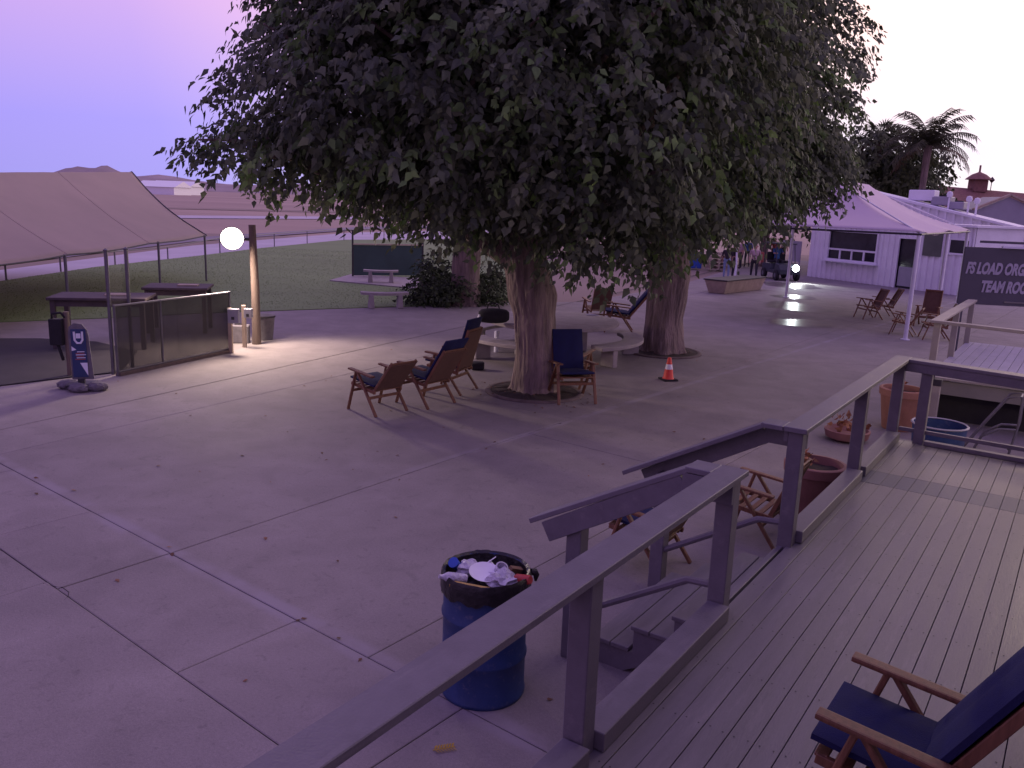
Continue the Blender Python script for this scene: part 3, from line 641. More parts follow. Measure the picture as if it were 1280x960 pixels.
mb = MB(); mb.lathe([(.028, 0), (.036, .10), (.038, .102)], 16); small('plastic_cup', mb, 'blue_plastic', (-.19, .12, .83), (.7, -.5, 0), 'blue plastic cup at the back left of the drum', 'cup')
mb = MB(); mb.lathe([(.03, 0), (.034, .05), (.034, .13), (.014, .17), (.014, .19)], 16); small('plastic_bottle', mb, 'clear_plastic', (-.13, -.10, .855), (1.35, 0, -1.2), 'clear plastic bottle lying above the yellow tray', 'bottle')
for i, (x_, y_, lab) in enumerate(((.02, .12, 'left white paper cone standing at back of the drum'), (.08, .10, 'right white paper cone standing at back of the drum'))):
    mb = MB(); mb.lathe([(.035, 0), (.03, .03), (.003, .07)], 10); small('paper_cone', mb, 'paper', (x_, y_, .835), (.3, .3 * i, 0), lab, 'paper')
mb = MB(); mb.lathe([(.04, 0), (.045, .06), (.035, .063), (.03, .01)], 18); small('paper_cup', mb, 'clear_plastic', (.09, .02, .855), (.5, .3, 0), 'small lavender paper cup behind the paper plate', 'cup')
mb = MB(); mb.box((0, 0, 0), (.13, .03, .06)); small('snack_box', mb, 'brown_card', (.19, .06, .85), (.5, .4, .9), 'dark red-brown snack box at the right inside drum', 'box', False)
mb = MB(); mb.tube([(0, 0, 0), (.13, .10, .06)], .004, 6); small('straw', mb, 'paper', (-.07, .02, .86), (0, 0, 0), 'thin drinking straw poking out behind the plate', 'straw')

# ---------------------------------------------------------------- people helper (one continuous skinned body)
def person(name, label, loc, rz, shirt, legs, pose='stand', hair='hair', h=1.74, pack=None):
    s = h / 1.75; step = .12 if pose == 'walk' else .03
    if pose == 'sit':
        J = dict(pel=(0, 0, .62), che=(0, -.04, 1.05), nec=(0, -.02, 1.27), hed=(0, .03, 1.40), top=(0, .02, 1.50), sl=(-.19, -.02, 1.20), sr=(.19, -.02, 1.20), el=(-.24, .12, .98), er=(.24, .12, .98), wl=(-.18, .36, .98), wr=(.18, .36, .98), hl=(-.16, .44, 1.0), hr=(.16, .44, 1.0), tl=(-.1, .04, .60), tr=(.1, .04, .60), kl=(-.12, .44, .62), kr=(.12, .44, .62), al=(-.12, .50, .22), ar=(.12, .50, .22), fl=(-.12, .64, .17), fr=(.12, .64, .17))
    else:
        J = dict(pel=(0, 0, .95), che=(0, .01, 1.25), nec=(0, 0, 1.48), hed=(0, .03, 1.60), top=(0, .02, 1.69), sl=(-.19, 0, 1.42), sr=(.19, 0, 1.42), el=(-.25, -.02, 1.12), er=(.25, -.02, 1.12), wl=(-.24, .10, .88), wr=(.24, .10, .88), hl=(-.235, .13, .79), hr=(.235, .13, .79), tl=(-.1, 0, .90), tr=(.1, 0, .90), kl=(-.11, step + .03, .49), kr=(.11, -step * .4, .49), al=(-.11, step, .09), ar=(.11, -step * 1.6, .10), fl=(-.12, step + .15, .03), fr=(.12, -step * 1.6 + .14, .03))
    rad = dict(pel=.15, che=.155, nec=.055, hed=.098, top=.075, sl=.065, sr=.065, el=.045, er=.045, wl=.032, wr=.032, hl=.04, hr=.04, tl=.095, tr=.095, kl=.062, kr=.062, al=.042, ar=.042, fl=.038, fr=.038)
    E_ = [('pel', 'che'), ('che', 'nec'), ('nec', 'hed'), ('hed', 'top'), ('che', 'sl'), ('sl', 'el'), ('el', 'wl'), ('wl', 'hl'), ('che', 'sr'), ('sr', 'er'), ('er', 'wr'), ('wr', 'hr'), ('pel', 'tl'), ('tl', 'kl'), ('kl', 'al'), ('al', 'fl'), ('pel', 'tr'), ('tr', 'kr'), ('kr', 'ar'), ('ar', 'fr')]
    ks = list(J); me = bpy.data.meshes.new('b'); me.from_pydata([Vector(J[k]) * s for k in ks], [(ks.index(a), ks.index(b_)) for a, b_ in E_], [])
    o = bpy.data.objects.new('b', me); col.objects.link(o); o.modifiers.new('s', 'SKIN'); su = o.modifiers.new('u', 'SUBSURF'); su.levels = 1; su.render_levels = 1
    for i, k in enumerate(ks): me.skin_vertices[0].data[i].radius = (rad[k] * s,) * 2; me.skin_vertices[0].data[i].use_root = (k == 'pel')
    bpy.context.view_layer.update()
    bme = bpy.data.meshes.new_from_object(o.evaluated_get(bpy.context.evaluated_depsgraph_get())); bpy.data.objects.remove(o)
    bme.materials.clear()
    for m_ in (shirt, legs, 'skin', hair, 'rubber'): bme.materials.append(MATS[m_])
    for p_ in bme.polygons:
        c = p_.center / s; best = min(E_, key=lambda e: (lambda a, b_: (c - (a + (b_ - a) * max(0, min(1, (c - a).dot(b_ - a) / (b_ - a).length_squared)))).length)(Vector(J[e[0]]), Vector(J[e[1]])))
        kk = best[1]
        if kk in ('hed', 'top'): mi = 3 if (c.z > J['hed'][2] + .035 or c.y < J['hed'][1] - .035) else 2
        elif kk in ('wl', 'wr', 'hl', 'hr'): mi = 2
        elif kk in ('fl', 'fr'): mi = 4
        elif kk in ('tl', 'tr', 'kl', 'kr', 'al', 'ar'): mi = 1
        elif kk == 'che' and c.z < J['pel'][2] + .03: mi = 1
        else: mi = 0
        p_.material_index = mi; p_.use_smooth = True
    t_ = link(bpy.data.objects.new(name, bme)); t_.location = loc; t_.rotation_euler = (0, 0, rz); tag(t_, label, 'person')
    # nose and ears as small sub meshes keep the head readable
    mb = MB(); hd = Vector(J['hed']) * s
    mb.tube([hd + Vector((0, .085, .015)) * s, hd + Vector((0, .118, -.01)) * s, hd + Vector((0, .09, -.02)) * s], [.008, .014, .01], 6); mb.obj('nose', 'skin', t_, smooth=True)
    for e in (-1, 1): mb = MB(); mb.lathe([(.006, -.03), (.02, -.015), (.022, .015), (.008, .03)], 8, hd + Vector((e * .097, 0, 0)) * s); mb.obj('ear', 'skin', t_, smooth=True)
    for e in (-1, 1): mb = MB(); mb.lathe([(.002, -.008), (.009, 0), (.002, .008)], 8, hd + Vector((e * .035, .09, .022)) * s); mb.obj('eye', 'rubber', t_, smooth=True)
    if pack:
        b_ = bpy.data.objects.new('backpack', MB().box((0, -.20 * s, 1.22 * s), (.30, .18, .44)).mesh('backpack', pack, bevel=.05, smooth=True, seg=2)); link(b_); b_.location = loc; b_.rotation_euler = (0, 0, rz)
        tag(b_, 'red-brown rig carried on the back of the walking person', 'backpack')
    return t_
person('person', 'person in pale pink top and dark trousers walking past the planter', G(941, 350), face((-.2, -1)), 'shirt_pink', 'dark_trousers', 'walk', h=1.78)
bp = MB(); bp.box((0, 0, 0), (.26, .22, .5)); bo = bp.obj('backpack', 'pack_red', None, bevel=.05, smooth=True, seg=2); bo.location = G(941, 350) + Vector((.30, .06, 1.12)); tag(bo, 'red-brown jump rig slung at the right side of the walking person', 'backpack')
person('person', 'person in black top and light jeans left of the thin white pole', G(907, 348), face((.3, 1)), 'shirt_black', 'denim', 'stand', h=1.70)
person('person', 'person all in black standing directly behind the thin white pole', G(915, 347), face((1, .2)), 'shirt_black', 'dark_trousers', 'stand', h=1.72)
person('person', 'person in pink shirt far behind the white pole', G(925, 336), face((-1, -.3)), 'shirt_pink', 'dark_trousers', 'stand', h=1.70)
person('person', 'person in blue top standing behind the walking person', G(933, 334), face((0, 1)), 'shirt_blue', 'dark_trousers', 'stand', h=1.75)

# ---------------------------------------------------------------- trees
LEAF_V = np.array([(0, 0, 0), (-.25, .10, .02), (-.35, .36, .00), (-.20, .74, -.06), (0, 1.14, -.18), (.20, .74, -.06), (.35, .36, .00), (.25, .10, .02), (0, .48, .055)], np.float32)
LEAF_F = np.array([(8, k, (k + 1)) for k in range(0, 7)] + [(8, 7, 0)], np.int32)
LEAF_S = np.array([(0, 0, 0), (-.34, .36, .0), (0, 1.12, -.16), (.34, .36, .0), (0, .42, .06)], np.float32)
LEAF_SF = np.array([(4, 0, 1), (4, 1, 2), (4, 2, 3), (4, 3, 0)], np.int32)
def frames(d, nrm):
    d = d / np.linalg.norm(d, axis=1, keepdims=True); x_ = np.cross(d, nrm); x_ /= np.maximum(1e-6, np.linalg.norm(x_, axis=1, keepdims=True)); z_ = np.cross(x_, d)
    return np.stack([x_, d, z_], axis=2)
def sample_crown(lobes, ncl, per, size, seed, droop=.38, cull=None):
    r_ = np.random.default_rng(seed); wts = np.array([l[3] * l[4] + l[4] * l[5] for l in lobes]); wts = wts / wts.sum(); P = []; D = []
    L_ = np.array(lobes, float)
    li = r_.choice(len(lobes), ncl, p=wts); dirs = r_.normal(size=(ncl, 3)); dirs /= np.linalg.norm(dirs, axis=1, keepdims=True)
    rr = r_.random(ncl) ** .38; rr = np.where(r_.random(ncl) < .55, .80 + .22 * r_.random(ncl), rr)
    C = L_[li, :3]; RR = L_[li, 3:6]; bumps = 1 + .12 * np.sin(dirs[:, 0] * 5 + li) * np.cos(dirs[:, 2] * 6 + li * 2)
    pts = C + RR * dirs * (rr * bumps)[:, None]
    if cull is not None: k = cull(pts); pts, dirs = pts[k], dirs[k]
    n_ = len(pts)
    outd = dirs * [1, 1, .35]; outd[:, 2] -= .10; outd /= np.linalg.norm(outd, axis=1, keepdims=True)
    pos = []; ax = []; nm = []; sz = []
    side = np.cross(outd, [0, 0, 1.]); side /= np.maximum(1e-6, np.linalg.norm(side, axis=1, keepdims=True))
    for i in range(per):
        t_ = (i + .5) / per; s = 1 if i % 2 else -1
        q = pts + outd * (t_ - .3) * size * 4.2 + np.array([0, 0, -1.]) * (t_ ** 2) * size * 1.8 + r_.normal(0, size * .22, (n_, 3))
        a = outd * .45 + side * s * r_.uniform(.2, .8, (n_, 1)) + np.array([0, 0, -1.]) * r_.uniform(droop * .6, droop * 2.2, (n_, 1)) + r_.normal(0, .22, (n_, 3))
        pos.append(q); ax.append(a); nm.append(outd * .9 + np.array([0, 0, .45]) + r_.normal(0, .42, (n_, 3))); sz.append(size * r_.uniform(.55, 1.3, n_))
    return np.concatenate(pos), np.concatenate(ax), np.concatenate(nm), np.concatenate(sz)
def leaf_geo(pos, ax, nm, sz):
    Fm = frames(ax, nm); v = np.einsum('nij,kj->nki', Fm, LEAF_S) * sz[:, None, None] + pos[:, None, :]
    n_ = len(pos); f = (LEAF_SF[None] + (np.arange(n_) * 5)[:, None, None]).reshape(-1, 3); return v.reshape(-1, 3), f
def branch(mb, a, b_, r0, r1, seed, n_=6, sag=.0):
    a, b_ = Vector(a), Vector(b_); pts = []
    for i in range(n_ + 1):
        t_ = i / n_; p = a.lerp(b_, t_); k = math.sin(t_ * math.pi) * (b_ - a).length * .10
        p += Vector((noise.noise(Vector((seed, t_ * 2, 0))), noise.noise(Vector((seed, t_ * 2, 7))), .9 - sag)) * k; pts.append(p)
    mb.tube(pts, [r0 + (r1 - r0) * (i / n_) for i in range(n_ + 1)], 8)
def trunk_mesh(pts, rs, seed, n_=80, sub=9):
    mb = MB(); P = [Vector(p) for p in pts]; Q = []; S = []
    for i in range(len(P) - 1):
        for k in range(sub):
            t_ = k / sub; Q.append(P[i].lerp(P[i + 1], t_)); e = t_ * t_ * (3 - 2 * t_); S.append(rs[i] + (rs[i + 1] - rs[i]) * e)
    Q.append(P[-1]); S.append(rs[-1]); vs = []
    for q, r_ in zip(Q, S):
        for k in range(n_):
            a = 2 * math.pi * k / n_; c, s = math.cos(a), math.sin(a)
            g_ = 1 + .10 * noise.noise(Vector((c * 1.4, s * 1.4, q.z * .9 + seed))) + .05 * noise.noise(Vector((c * 7, s * 7, q.z * 1.3 + seed))) + .09 * math.exp(-q.z * 3) * math.sin(a * 5 + seed) - .055 * abs(noise.noise(Vector((c * 6, s * 6, q.z * .7 + seed)))) - .05 * abs(noise.noise(Vector((c * 13, s * 13, q.z * 1.6 + seed))))
            vs.append((q.x + r_ * g_ * c, q.y + r_ * g_ * s, q.z))
    mb.add(vs, [(i * n_ + k, i * n_ + (k + 1) % n_, (i + 1) * n_ + (k + 1) % n_, (i + 1) * n_ + k) for i in range(len(Q) - 1) for k in range(n_)]); return mb
LM = {}
def leaf_single(mat):
    if mat not in LM: LM[mat] = npmesh('leaf', LEAF_V, LEAF_F, mat)
    return LM[mat]
def tree(base, label, tp, tr_, lobes, ncl, per, size, seed, single=0, litfrac=.15, mat='leaf', group='big shade trees on the plaza', limbs=True, cull=None, name='mulberry_tree'):
    t_ = thing(name, label, 'tree', base, 0, group); B = Vector(base)
    trunk_mesh(tp, tr_, seed).obj('trunk', 'bark', t_, smooth=True)
    if limbs:
        fork = Vector(tp[-1]) - Vector((0, 0, .25))
        for i, l_ in enumerate(lobes):
            mb = MB(); e = Vector(l_[:3]) - B; branch(mb, fork + Vector((random.uniform(-.1, .1), random.uniform(-.1, .1), -.05 * i)), e, tr_[-1] * .5, .05, seed + i); 
            for k in range(3): d = Vector((random.uniform(-1, 1) * l_[3], random.uniform(-1, 1) * l_[4], random.uniform(-.5, .8) * l_[5])) * .8; branch(mb, fork.lerp(e, .75), e + d, .06, .015, seed + i * 5 + k, 4)
            mb.obj('limb', 'bark', t_, smooth=True)
    pos, ax, nm, sz = sample_crown(lobes, ncl, per, size, seed, cull=cull); pos = pos - np.array(B)
    r_ = np.random.default_rng(seed + 50); n_ = len(pos)
    pick = np.zeros(n_, bool)
    if single:   # the leaves that show largest: nearest the camera and on the outer rim
        dist = np.linalg.norm((pos + np.array(B) - np.array([0, 0, CAMH])), axis=1)
        P = pos + np.array(B) - np.array([0, 0, CAMH]); z_ = P @ np.array(fw); py = 480 - F * (P @ np.array(iu)) / z_
        score = dist + np.where(py < 15, 50, 0) + r_.random(n_) * 1.5; pick[np.argsort(score)[:single]] = True
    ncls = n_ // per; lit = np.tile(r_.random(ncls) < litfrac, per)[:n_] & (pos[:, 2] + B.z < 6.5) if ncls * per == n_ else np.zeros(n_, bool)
    rest = ~pick & ~lit
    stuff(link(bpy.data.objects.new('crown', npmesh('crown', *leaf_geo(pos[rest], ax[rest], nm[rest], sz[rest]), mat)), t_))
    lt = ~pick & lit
    if lt.any(): stuff(link(bpy.data.objects.new('young_foliage', npmesh('young_foliage', *leaf_geo(pos[lt], ax[lt], nm[lt], sz[lt]), 'leaf_lit')), t_))  # lamp light on the lower clumps is put into a brighter leaf green
    if single:
        Fm = frames(ax[pick], nm[pick])
        for i, (p, s) in enumerate(zip(pos[pick], sz[pick])):
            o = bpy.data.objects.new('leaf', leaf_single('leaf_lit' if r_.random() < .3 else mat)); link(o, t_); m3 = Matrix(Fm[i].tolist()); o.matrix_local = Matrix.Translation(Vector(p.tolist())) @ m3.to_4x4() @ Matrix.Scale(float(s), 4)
    return t_
lob1 = [(-2.85, 14.2, 4.8, 1.85, 2.3, 1.5), (-2.35, 14.4, 7.2, 1.9, 2.4, 2.2), (-1.3, 13.3, 5.2, 2.3, 2.5, 2.2), (.8, 13.0, 5.4, 2.5, 2.7, 2.6), (.4, 15.5, 7.2, 3.6, 3.6, 2.9), (2.4, 13.8, 4.9, 1.9, 2.3, 2.3),
        (1.35, 12.9, 3.35, 1.15, 1.2, 1.0), (-.6, 13.6, 3.7, 1.7, 1.7, .95), (.0, 16.6, 4.4, 2.4, 2.0, 1.4), (-2.3, 15.4, 6.2, 2.6, 2.2, 2.6), (-1.0, 12.9, 7.4, 2.2, 2.0, 2.0), (2.2, 13.2, 7.3, 2.2, 2.0, 2.0), (-4.35, 14.2, 3.95, .95, 1.0, .55)]
T1 = TREE1
tree(T1, 'huge dark mulberry tree, nearest of the plaza trees, trunk in front of round table', [(0, 0, -.1), (0, 0, .15), (-.02, 0, .8), (-.05, 0, 1.35), (-.10, .02, 1.75), (-.22, .05, 2.2), (-.35, .1, 3.0)], [.50, .41, .355, .365, .43, .40, .36], lob1, 9500, 12, .132, 11, 300, cull=lambda p: ~((p[:, 2] < 3.15) & (p[:, 0] < -3.0)))
lob2 = [(5.05, 19, 5.9, 2.1, 2.5, 2.4), (3.5, 18, 5.3, 2.6, 2.8, 2.5), (4.1, 19.5, 8.1, 2.4, 2.9, 2.6), (2.2, 19, 7.2, 2.6, 2.8, 3.0), (4.1, 17.4, 4.15, 1.6, 1.5, 1.05), (5.7, 19, 4.5, 1.15, 1.6, .95), (6.35, 19.3, 4.35, 1.0, 1.2, .85), (4.9, 20.5, 4.6, 1.8, 2.0, 1.3), (2.0, 19.5, 4.3, 1.8, 1.8, 1.2)]
tree(TREE2, 'second dark mulberry tree with stout trunk beside the traffic cone', [(0, 0, -.1), (0, 0, .15), (-.02, 0, .8), (.02, 0, 1.4), (.03, 0, 1.9), (-.05, 0, 2.5), (-.1, 0, 3.2)], [.60, .50, .43, .45, .47, .40, .38], lob2, 7600, 12, .130, 23, 300, cull=lambda p: ~((p[:, 2] < 3.05) & (p[:, 0] > 3.6)))
T3 = G(581, 381)
tree(T3, 'third mulberry tree with trunk among bushes at the lawn edge', [(0, 0, -.1), (0, 0, .2), (0, 0, 1.2), (.05, 0, 2.4), (.1, 0, 3.2)], [.62, .50, .44, .42, .4], [(-1.6, 27.4, 6.2, 3.6, 3.2, 2.6), (-3.2, 27, 4.6, 2.0, 2.0, 1.4), (.4, 27, 4.6, 2.2, 2.2, 1.5), (-2.6, 28, 3.6, 1.6, 1.6, .9)], 900, 10, .21, 31, 0, .03)
# trees far behind the plaza
def far_tree(px, py0, Y, rx, rz_, label, seed, ncl=520, size=.34, mat='leaf_far'):
    P = atY(px, 300, Y); B = Vector((P.x, P.y, 0)); zc = atY(px, py0, Y).z
    lobes = [(B.x, B.y, zc, rx * .75, rx * .7, rz_ * .8)] + [(B.x + rx * .55 * math.cos(a), B.y + rx * .5 * math.sin(a), zc + rz_ * .35 * math.sin(a * 1.7 + seed), rx * .5, rx * .5, rz_ * .55) for a in (0, 1.3, 2.6, 3.9, 5.2)]
    return tree(B, label, [(0, 0, -.1), (0, 0, .3), (.1, 0, zc * .4), (.15, 0, max(1, zc - rz_ * .4))], [.34, .27, .22, .18], lobes, ncl, 9, size, seed, 0, .0, mat, 'trees far behind the plaza', limbs=False, name='broadleaf_tree')
far_tree(955, 225, 52, 5.2, 3.4, 'dark rounded tree behind the cart and the people', 41)
far_tree(860, 235, 56, 5.0, 3.2, 'dark tree behind the second mulberry above the blue crate', 43)
far_tree(760, 250, 60, 5.0, 3.2, 'dark background tree between the two plaza mulberries', 44)
far_tree(1088, 205, 60, 3.9, 3.2, 'dense green tree rising behind the white tent roof', 45, 620)
far_tree(1128, 222, 62, 2.6, 2.4, 'small green tree between white tent roof and tall feather palm', 46, 320)
# bushes at the lawn edge
def bush(px, py, rx, rz_, label, seed, ncl=160, size=.12, dy=0):
    P = G(px, py); P.y += dy; t_ = thing('bush', label, 'bush', P, 0, 'bushes at the lawn edge'); mb = MB()
    for k in range(6): branch(mb, (0, 0, -.05), (random.uniform(-.6, .6) * rx, random.uniform(-.5, .5) * rx, rz_ * 1.2), .03, .008, seed + k, 4)
    mb.obj('stem', 'bark', t_, smooth=True)
    pos, ax, nm, sz = sample_crown([(0, 0, rz_ * .95, rx, rx * .8, rz_ * .95), (rx * .4, 0, rz_ * .7, rx * .6, rx * .6, rz_ * .7), (-rx * .4, -.1, rz_ * .7, rx * .6, rx * .6, rz_ * .68)], ncl, 9, size, seed, .2, cull=lambda p: p[:, 2] > .12)
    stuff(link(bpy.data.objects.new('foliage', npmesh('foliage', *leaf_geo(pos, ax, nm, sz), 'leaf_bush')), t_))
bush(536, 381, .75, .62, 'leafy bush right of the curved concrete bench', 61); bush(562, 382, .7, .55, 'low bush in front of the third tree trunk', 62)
bush(600, 380, .75, .55, 'bush right of the third tree trunk, near its base', 63); bush(613, 374, .6, .7, 'spiky bush between third tree and the big trunk', 64, 140, .12, .6); bush(545, 370, .9, .8, 'taller bush behind the leafy one beside the bench', 65, 200, .13, 1.6)

# palms
def palm(P, h, fl, n_, label, seed, fan=False):
    t_ = thing('palm_tree', label, 'palm', (P.x, P.y, 0)); r_ = random.Random(seed); mb = MB()
    mb.tube([(0, 0, -.1), (.05, 0, h * .3), (.1, .0, h * .7), (.12, 0, h)], [.34, .24, .20, .24], 14); mb.obj('trunk', 'bark', t_, smooth=True)
    for i in range(n_):
        a = i * 2.399 + r_.uniform(-.2, .2); e = R(82) - (i / n_) * R(88); d = Vector((math.cos(a), math.sin(a), 0)); pts = []; p = Vector((.12, 0, h)); s = fl / 12
        for k in range(13):
            pts.append(p.copy()); ee = e - (k / 12) ** 1.3 * R(75); p = p + (d * math.cos(ee) + Vector((0, 0, math.sin(ee)))) * s
        mb = MB(); mb.tube(pts, [.035 * (1 - k / 13) + .006 for k in range(13)], 5); sd_ = d.cross(Vector((0, 0, 1)))
        if fan:
            c = pts[6]; dd = (pts[7] - pts[5]).normalized()
            for k in range(15): an = R(-100 + k * 200 / 14); v = (dd * math.cos(an) + sd_ * math.sin(an)); tip = c + v * fl * .5 + Vector((0, 0, -.12)); wv = v.cross(Vector((0, 0, 1))) * .05; mb.add([c + wv * .2, c + v * fl * .3 + wv, tip, c + v * fl * .3 - wv], [(0, 1, 2, 3)])
        else:
            for k in range(2, 13):
                for sgn in (-1, 1):
                    for q in (0, .5):
                        c = pts[k - 1].lerp(pts[k], q); ln = fl * .24 * (1 - .5 * abs(k / 12 - .45)); tip = c + sd_ * sgn * ln * .75 + Vector((0, 0, -ln * r_.uniform(.35, .75))) + (pts[k] - pts[k - 1]) * 1.2; u_ = (pts[k] - pts[k - 1]).normalized() * .04
                        mb.add([c - u_, c + u_, c.lerp(tip, .5) + u_, tip, c.lerp(tip, .5) - u_], [(0, 1, 2, 3, 4)])
        mb.obj('frond', 'palm_leaf' if i < n_ * .9 else 'palm_dead', t_)
PP = atY(1157, 190, 55); palm(PP, PP.z + .4, 3.1, 28, 'tall feather palm with drooping fronds against the white sky', 5)
PP = atY(1097, 176, 60); palm(PP, PP.z, 1.9, 26, 'smaller fan palm peeking over the dense green tree', 6, True)

# ---------------------------------------------------------------- round concrete table and curved benches
TB = G(689, 441)
tb = thing('round_table', 'large round concrete picnic table between the two mulberry trunks', 'table', TB)
mb = MB(); mb.lathe([(1.42, .68), (1.48, .70), (1.49, .76), (1.46, .78), (.0, .785)], 48, cap=False); mb.obj('table_top', 'concrete_table', tb, smooth=True)
for k in range(4): a = k * math.pi / 2 + .5; mb = MB(); mb.box((.75 * math.cos(a), .75 * math.sin(a), .34), (.34, .16, .68), Matrix.Rotation(a, 3, 'Z')); mb.obj('leg', 'concrete_table', tb, bevel=.02)
mb = MB(); mb.lathe([(.34, 0), (.28, .1), (.24, .6), (.3, .69)], 24); mb.obj('pedestal', 'concrete_table', tb, smooth=True)
def arc_bench(c, a0, a1, r0, r1, label, z=.45, name='curved_bench', n_=18, grp='curved benches round the table'):
    t_ = thing(name, label, 'bench', c, 0, grp); vs = []; fs = []
    for i in range(n_ + 1):
        a = a0 + (a1 - a0) * i / n_
        for r_, zz in ((r0, z - .08), (r0, z), (r1, z), (r1, z - .08)): vs.append((r_ * math.cos(a), r_ * math.sin(a), zz))
    for i in range(n_):
        for k in range(4): fs.append((i * 4 + k, i * 4 + (k + 1) % 4, (i + 1) * 4 + (k + 1) % 4, (i + 1) * 4 + k))
    fs += [(3, 2, 1, 0), (n_ * 4, n_ * 4 + 1, n_ * 4 + 2, n_ * 4 + 3)]
    mb = MB(); mb.add(vs, fs); mb.obj('seat', 'concrete_table', t_, bevel=.012)
    for q in (.14, .86): a = a0 + (a1 - a0) * q; mb = MB(); mb.box(((r0 + r1) / 2 * math.cos(a), (r0 + r1) / 2 * math.sin(a), (z - .08) / 2), (r1 - r0 - .08, .14, z - .08), Matrix.Rotation(a, 3, 'Z')); mb.obj('leg', 'concrete_table', t_, bevel=.012)
    return t_
arc_bench(TB, R(-62), R(18), 1.60, 2.05, 'curved concrete bench right of the round table')
arc_bench(TB, R(-158), R(-82), 1.60, 2.05, 'curved concrete bench left of round table, behind the trunk')
arc_bench(TB, R(100), R(170), 1.60, 2.05, 'curved concrete bench on the far left side of the round table')
BG = G(617, 404, .785)
bag = thing('duffel_bag', 'black duffel bag lying on the left edge of the round table', 'bag', BG, .15)
mb = MB(); vs = []
for i in range(13):
    t_ = i / 12; r_ = .155 * (.55 + .45 * math.sin(math.pi * t_) ** .4)
    for k in range(14): a = 2 * math.pi * k / 14; vs.append((-.32 + .64 * t_, r_ * math.cos(a) * 1.05, max(.002, .16 + r_ * 1.05 * math.sin(a) + .012 * noise.noise(Vector((i, k, 2.)))))) 
mb.add(vs, [(i * 14 + k, i * 14 + (k + 1) % 14, (i + 1) * 14 + (k + 1) % 14, (i + 1) * 14 + k) for i in range(12) for k in range(14)] + [tuple(range(14)), tuple(range(12 * 14, 13 * 14))]); mb.obj('bag_body', 'black_cloth', bag, smooth=True)
mb = MB(); mb.tube([(-.15, 0, .29), (-.12, 0, .40), (0, 0, .43), (.08, 0, .39), (.12, 0, .3)], .012, 6); mb.obj('handle', 'black_cloth', bag, smooth=True)
mb = MB(); mb.lathe([(.035, 0), (.035, .15), (.02, .18), (.02, .2)], 14); o = mb.obj('water_bottle', 'paper', None, smooth=True); o.location = BG + Vector((-.30, -.22, 0)); tag(o, 'white water bottle in front of the black duffel bag', 'bottle')
mb = MB(); mb.lathe([(.05, 0), (.05, .46), (.04, .48)], 16); o = mb.obj('white_cylinder', 'paper', None, smooth=True); o.location = G(620, 440); tag(o, 'white upright tube under the left side of the round table', 'tube')
mb = MB(); mb.box((0, 0, .08), (.26, .20, .16)); o = mb.obj('dark_box', 'black_cloth', None, bevel=.03, smooth=True); o.location = G(597, 462); tag(o, 'black bag on the ground left of the trunk by the chairs', 'bag')
mb = MB(); mb.tube([(-.14, 0, .012), (0, .05, .012), (.16, .0, .012)], [.012, .02, .01], 6); o = mb.obj('white_cloth', 'paper', None, smooth=True); o.location = TB + Vector((.95, .75, .785)); tag(o, 'small white rag on far right of the round table top', 'rag')

# ---------------------------------------------------------------- traffic cone, planter, pole, crate
CN = G(835, 475); cn = thing('traffic_cone', 'red traffic cone with white collar beside the second tree', 'cone', CN, .3)
mb = MB(); mb.box((0, 0, .017), (.30, .30, .034)); mb.obj('base', 'rubber', cn, bevel=.01)
mb = MB(); mb.lathe([(.115, .034), (.10, .06), (.076, .22)], 24); mb.obj('lower_cone', 'cone_red', cn, smooth=True)
mb = MB(); mb.lathe([(.0765, .221), (.0585, .32)], 24); mb.obj('white_collar', 'cone_white', cn, smooth=True)
mb = MB(); mb.lathe([(.058, .321), (.034, .44), (.026, .45), (.0, .45)], 24); mb.obj('tip', 'cone_red', cn, smooth=True)
PA, PB = G(893, 367), G(943, 361); d = (PB - PA); pln = d.length
pt = thing('planter', 'low concrete trough planter with flared sides beside the thin pole', 'planter', (PA + PB) / 2, math.atan2(d.y, d.x))
mb = MB(); ln = pln / 2; mb.add([(-ln + .15, -.35, 0), (ln - .15, -.35, 0), (ln - .15, .35, 0), (-ln + .15, .35, 0), (-ln, -.5, .52), (ln, -.5, .52), (ln, .5, .52), (-ln, .5, .52)], [(3, 2, 1, 0), (4, 5, 6, 7), (0, 1, 5, 4), (1, 2, 6, 5), (2, 3, 7, 6), (3, 0, 4, 7)]); mb.obj('trough', 'pale_wood', pt, bevel=.02)
mb = MB(); mb.box((0, 0, .545), (pln + .06, 1.06, .05)); mb.obj('rim', 'dark_metal', pt, bevel=.01)
po = G(918, 350); pole = thing('thin_pole', 'thin crooked white pole rising behind the planter', 'pole', po)
mb = MB(); mb.tube([(0, 0, 0), (.03, 0, .8), (-.02, 0, 1.5), (.08, 0, 2.3), (-.08, 0, 2.7), (-.1, 0, 3.2)], [.05, .045, .04, .04, .03, .02], 8); mb.obj('shaft', 'white_metal', pole, smooth=True)
mb = MB(); mb.tube([(.07, 0, 2.3), (.2, 0, 2.7), (.25, 0, 3.1)], [.025, .02, .01], 6); mb.obj('side_stick', 'white_metal', pole, smooth=True)
bx = thing('blue_crate', 'blue plastic bin standing behind the second tree trunk', 'bin', G(866, 335), .1)
mb = MB(); mb.box((0, 0, .42), (.8, .7, .84)); mb.obj('bin_body', 'blue_plastic', bx, bevel=.04); mb = MB(); mb.box((0, 0, .87), (.86, .76, .06)); mb.obj('lid', 'sign_blue', bx, bevel=.02)
pk = thing('pallet_stack', 'stack of weathered pallets right of the blue bin', 'pallets', G(895, 337), .1)
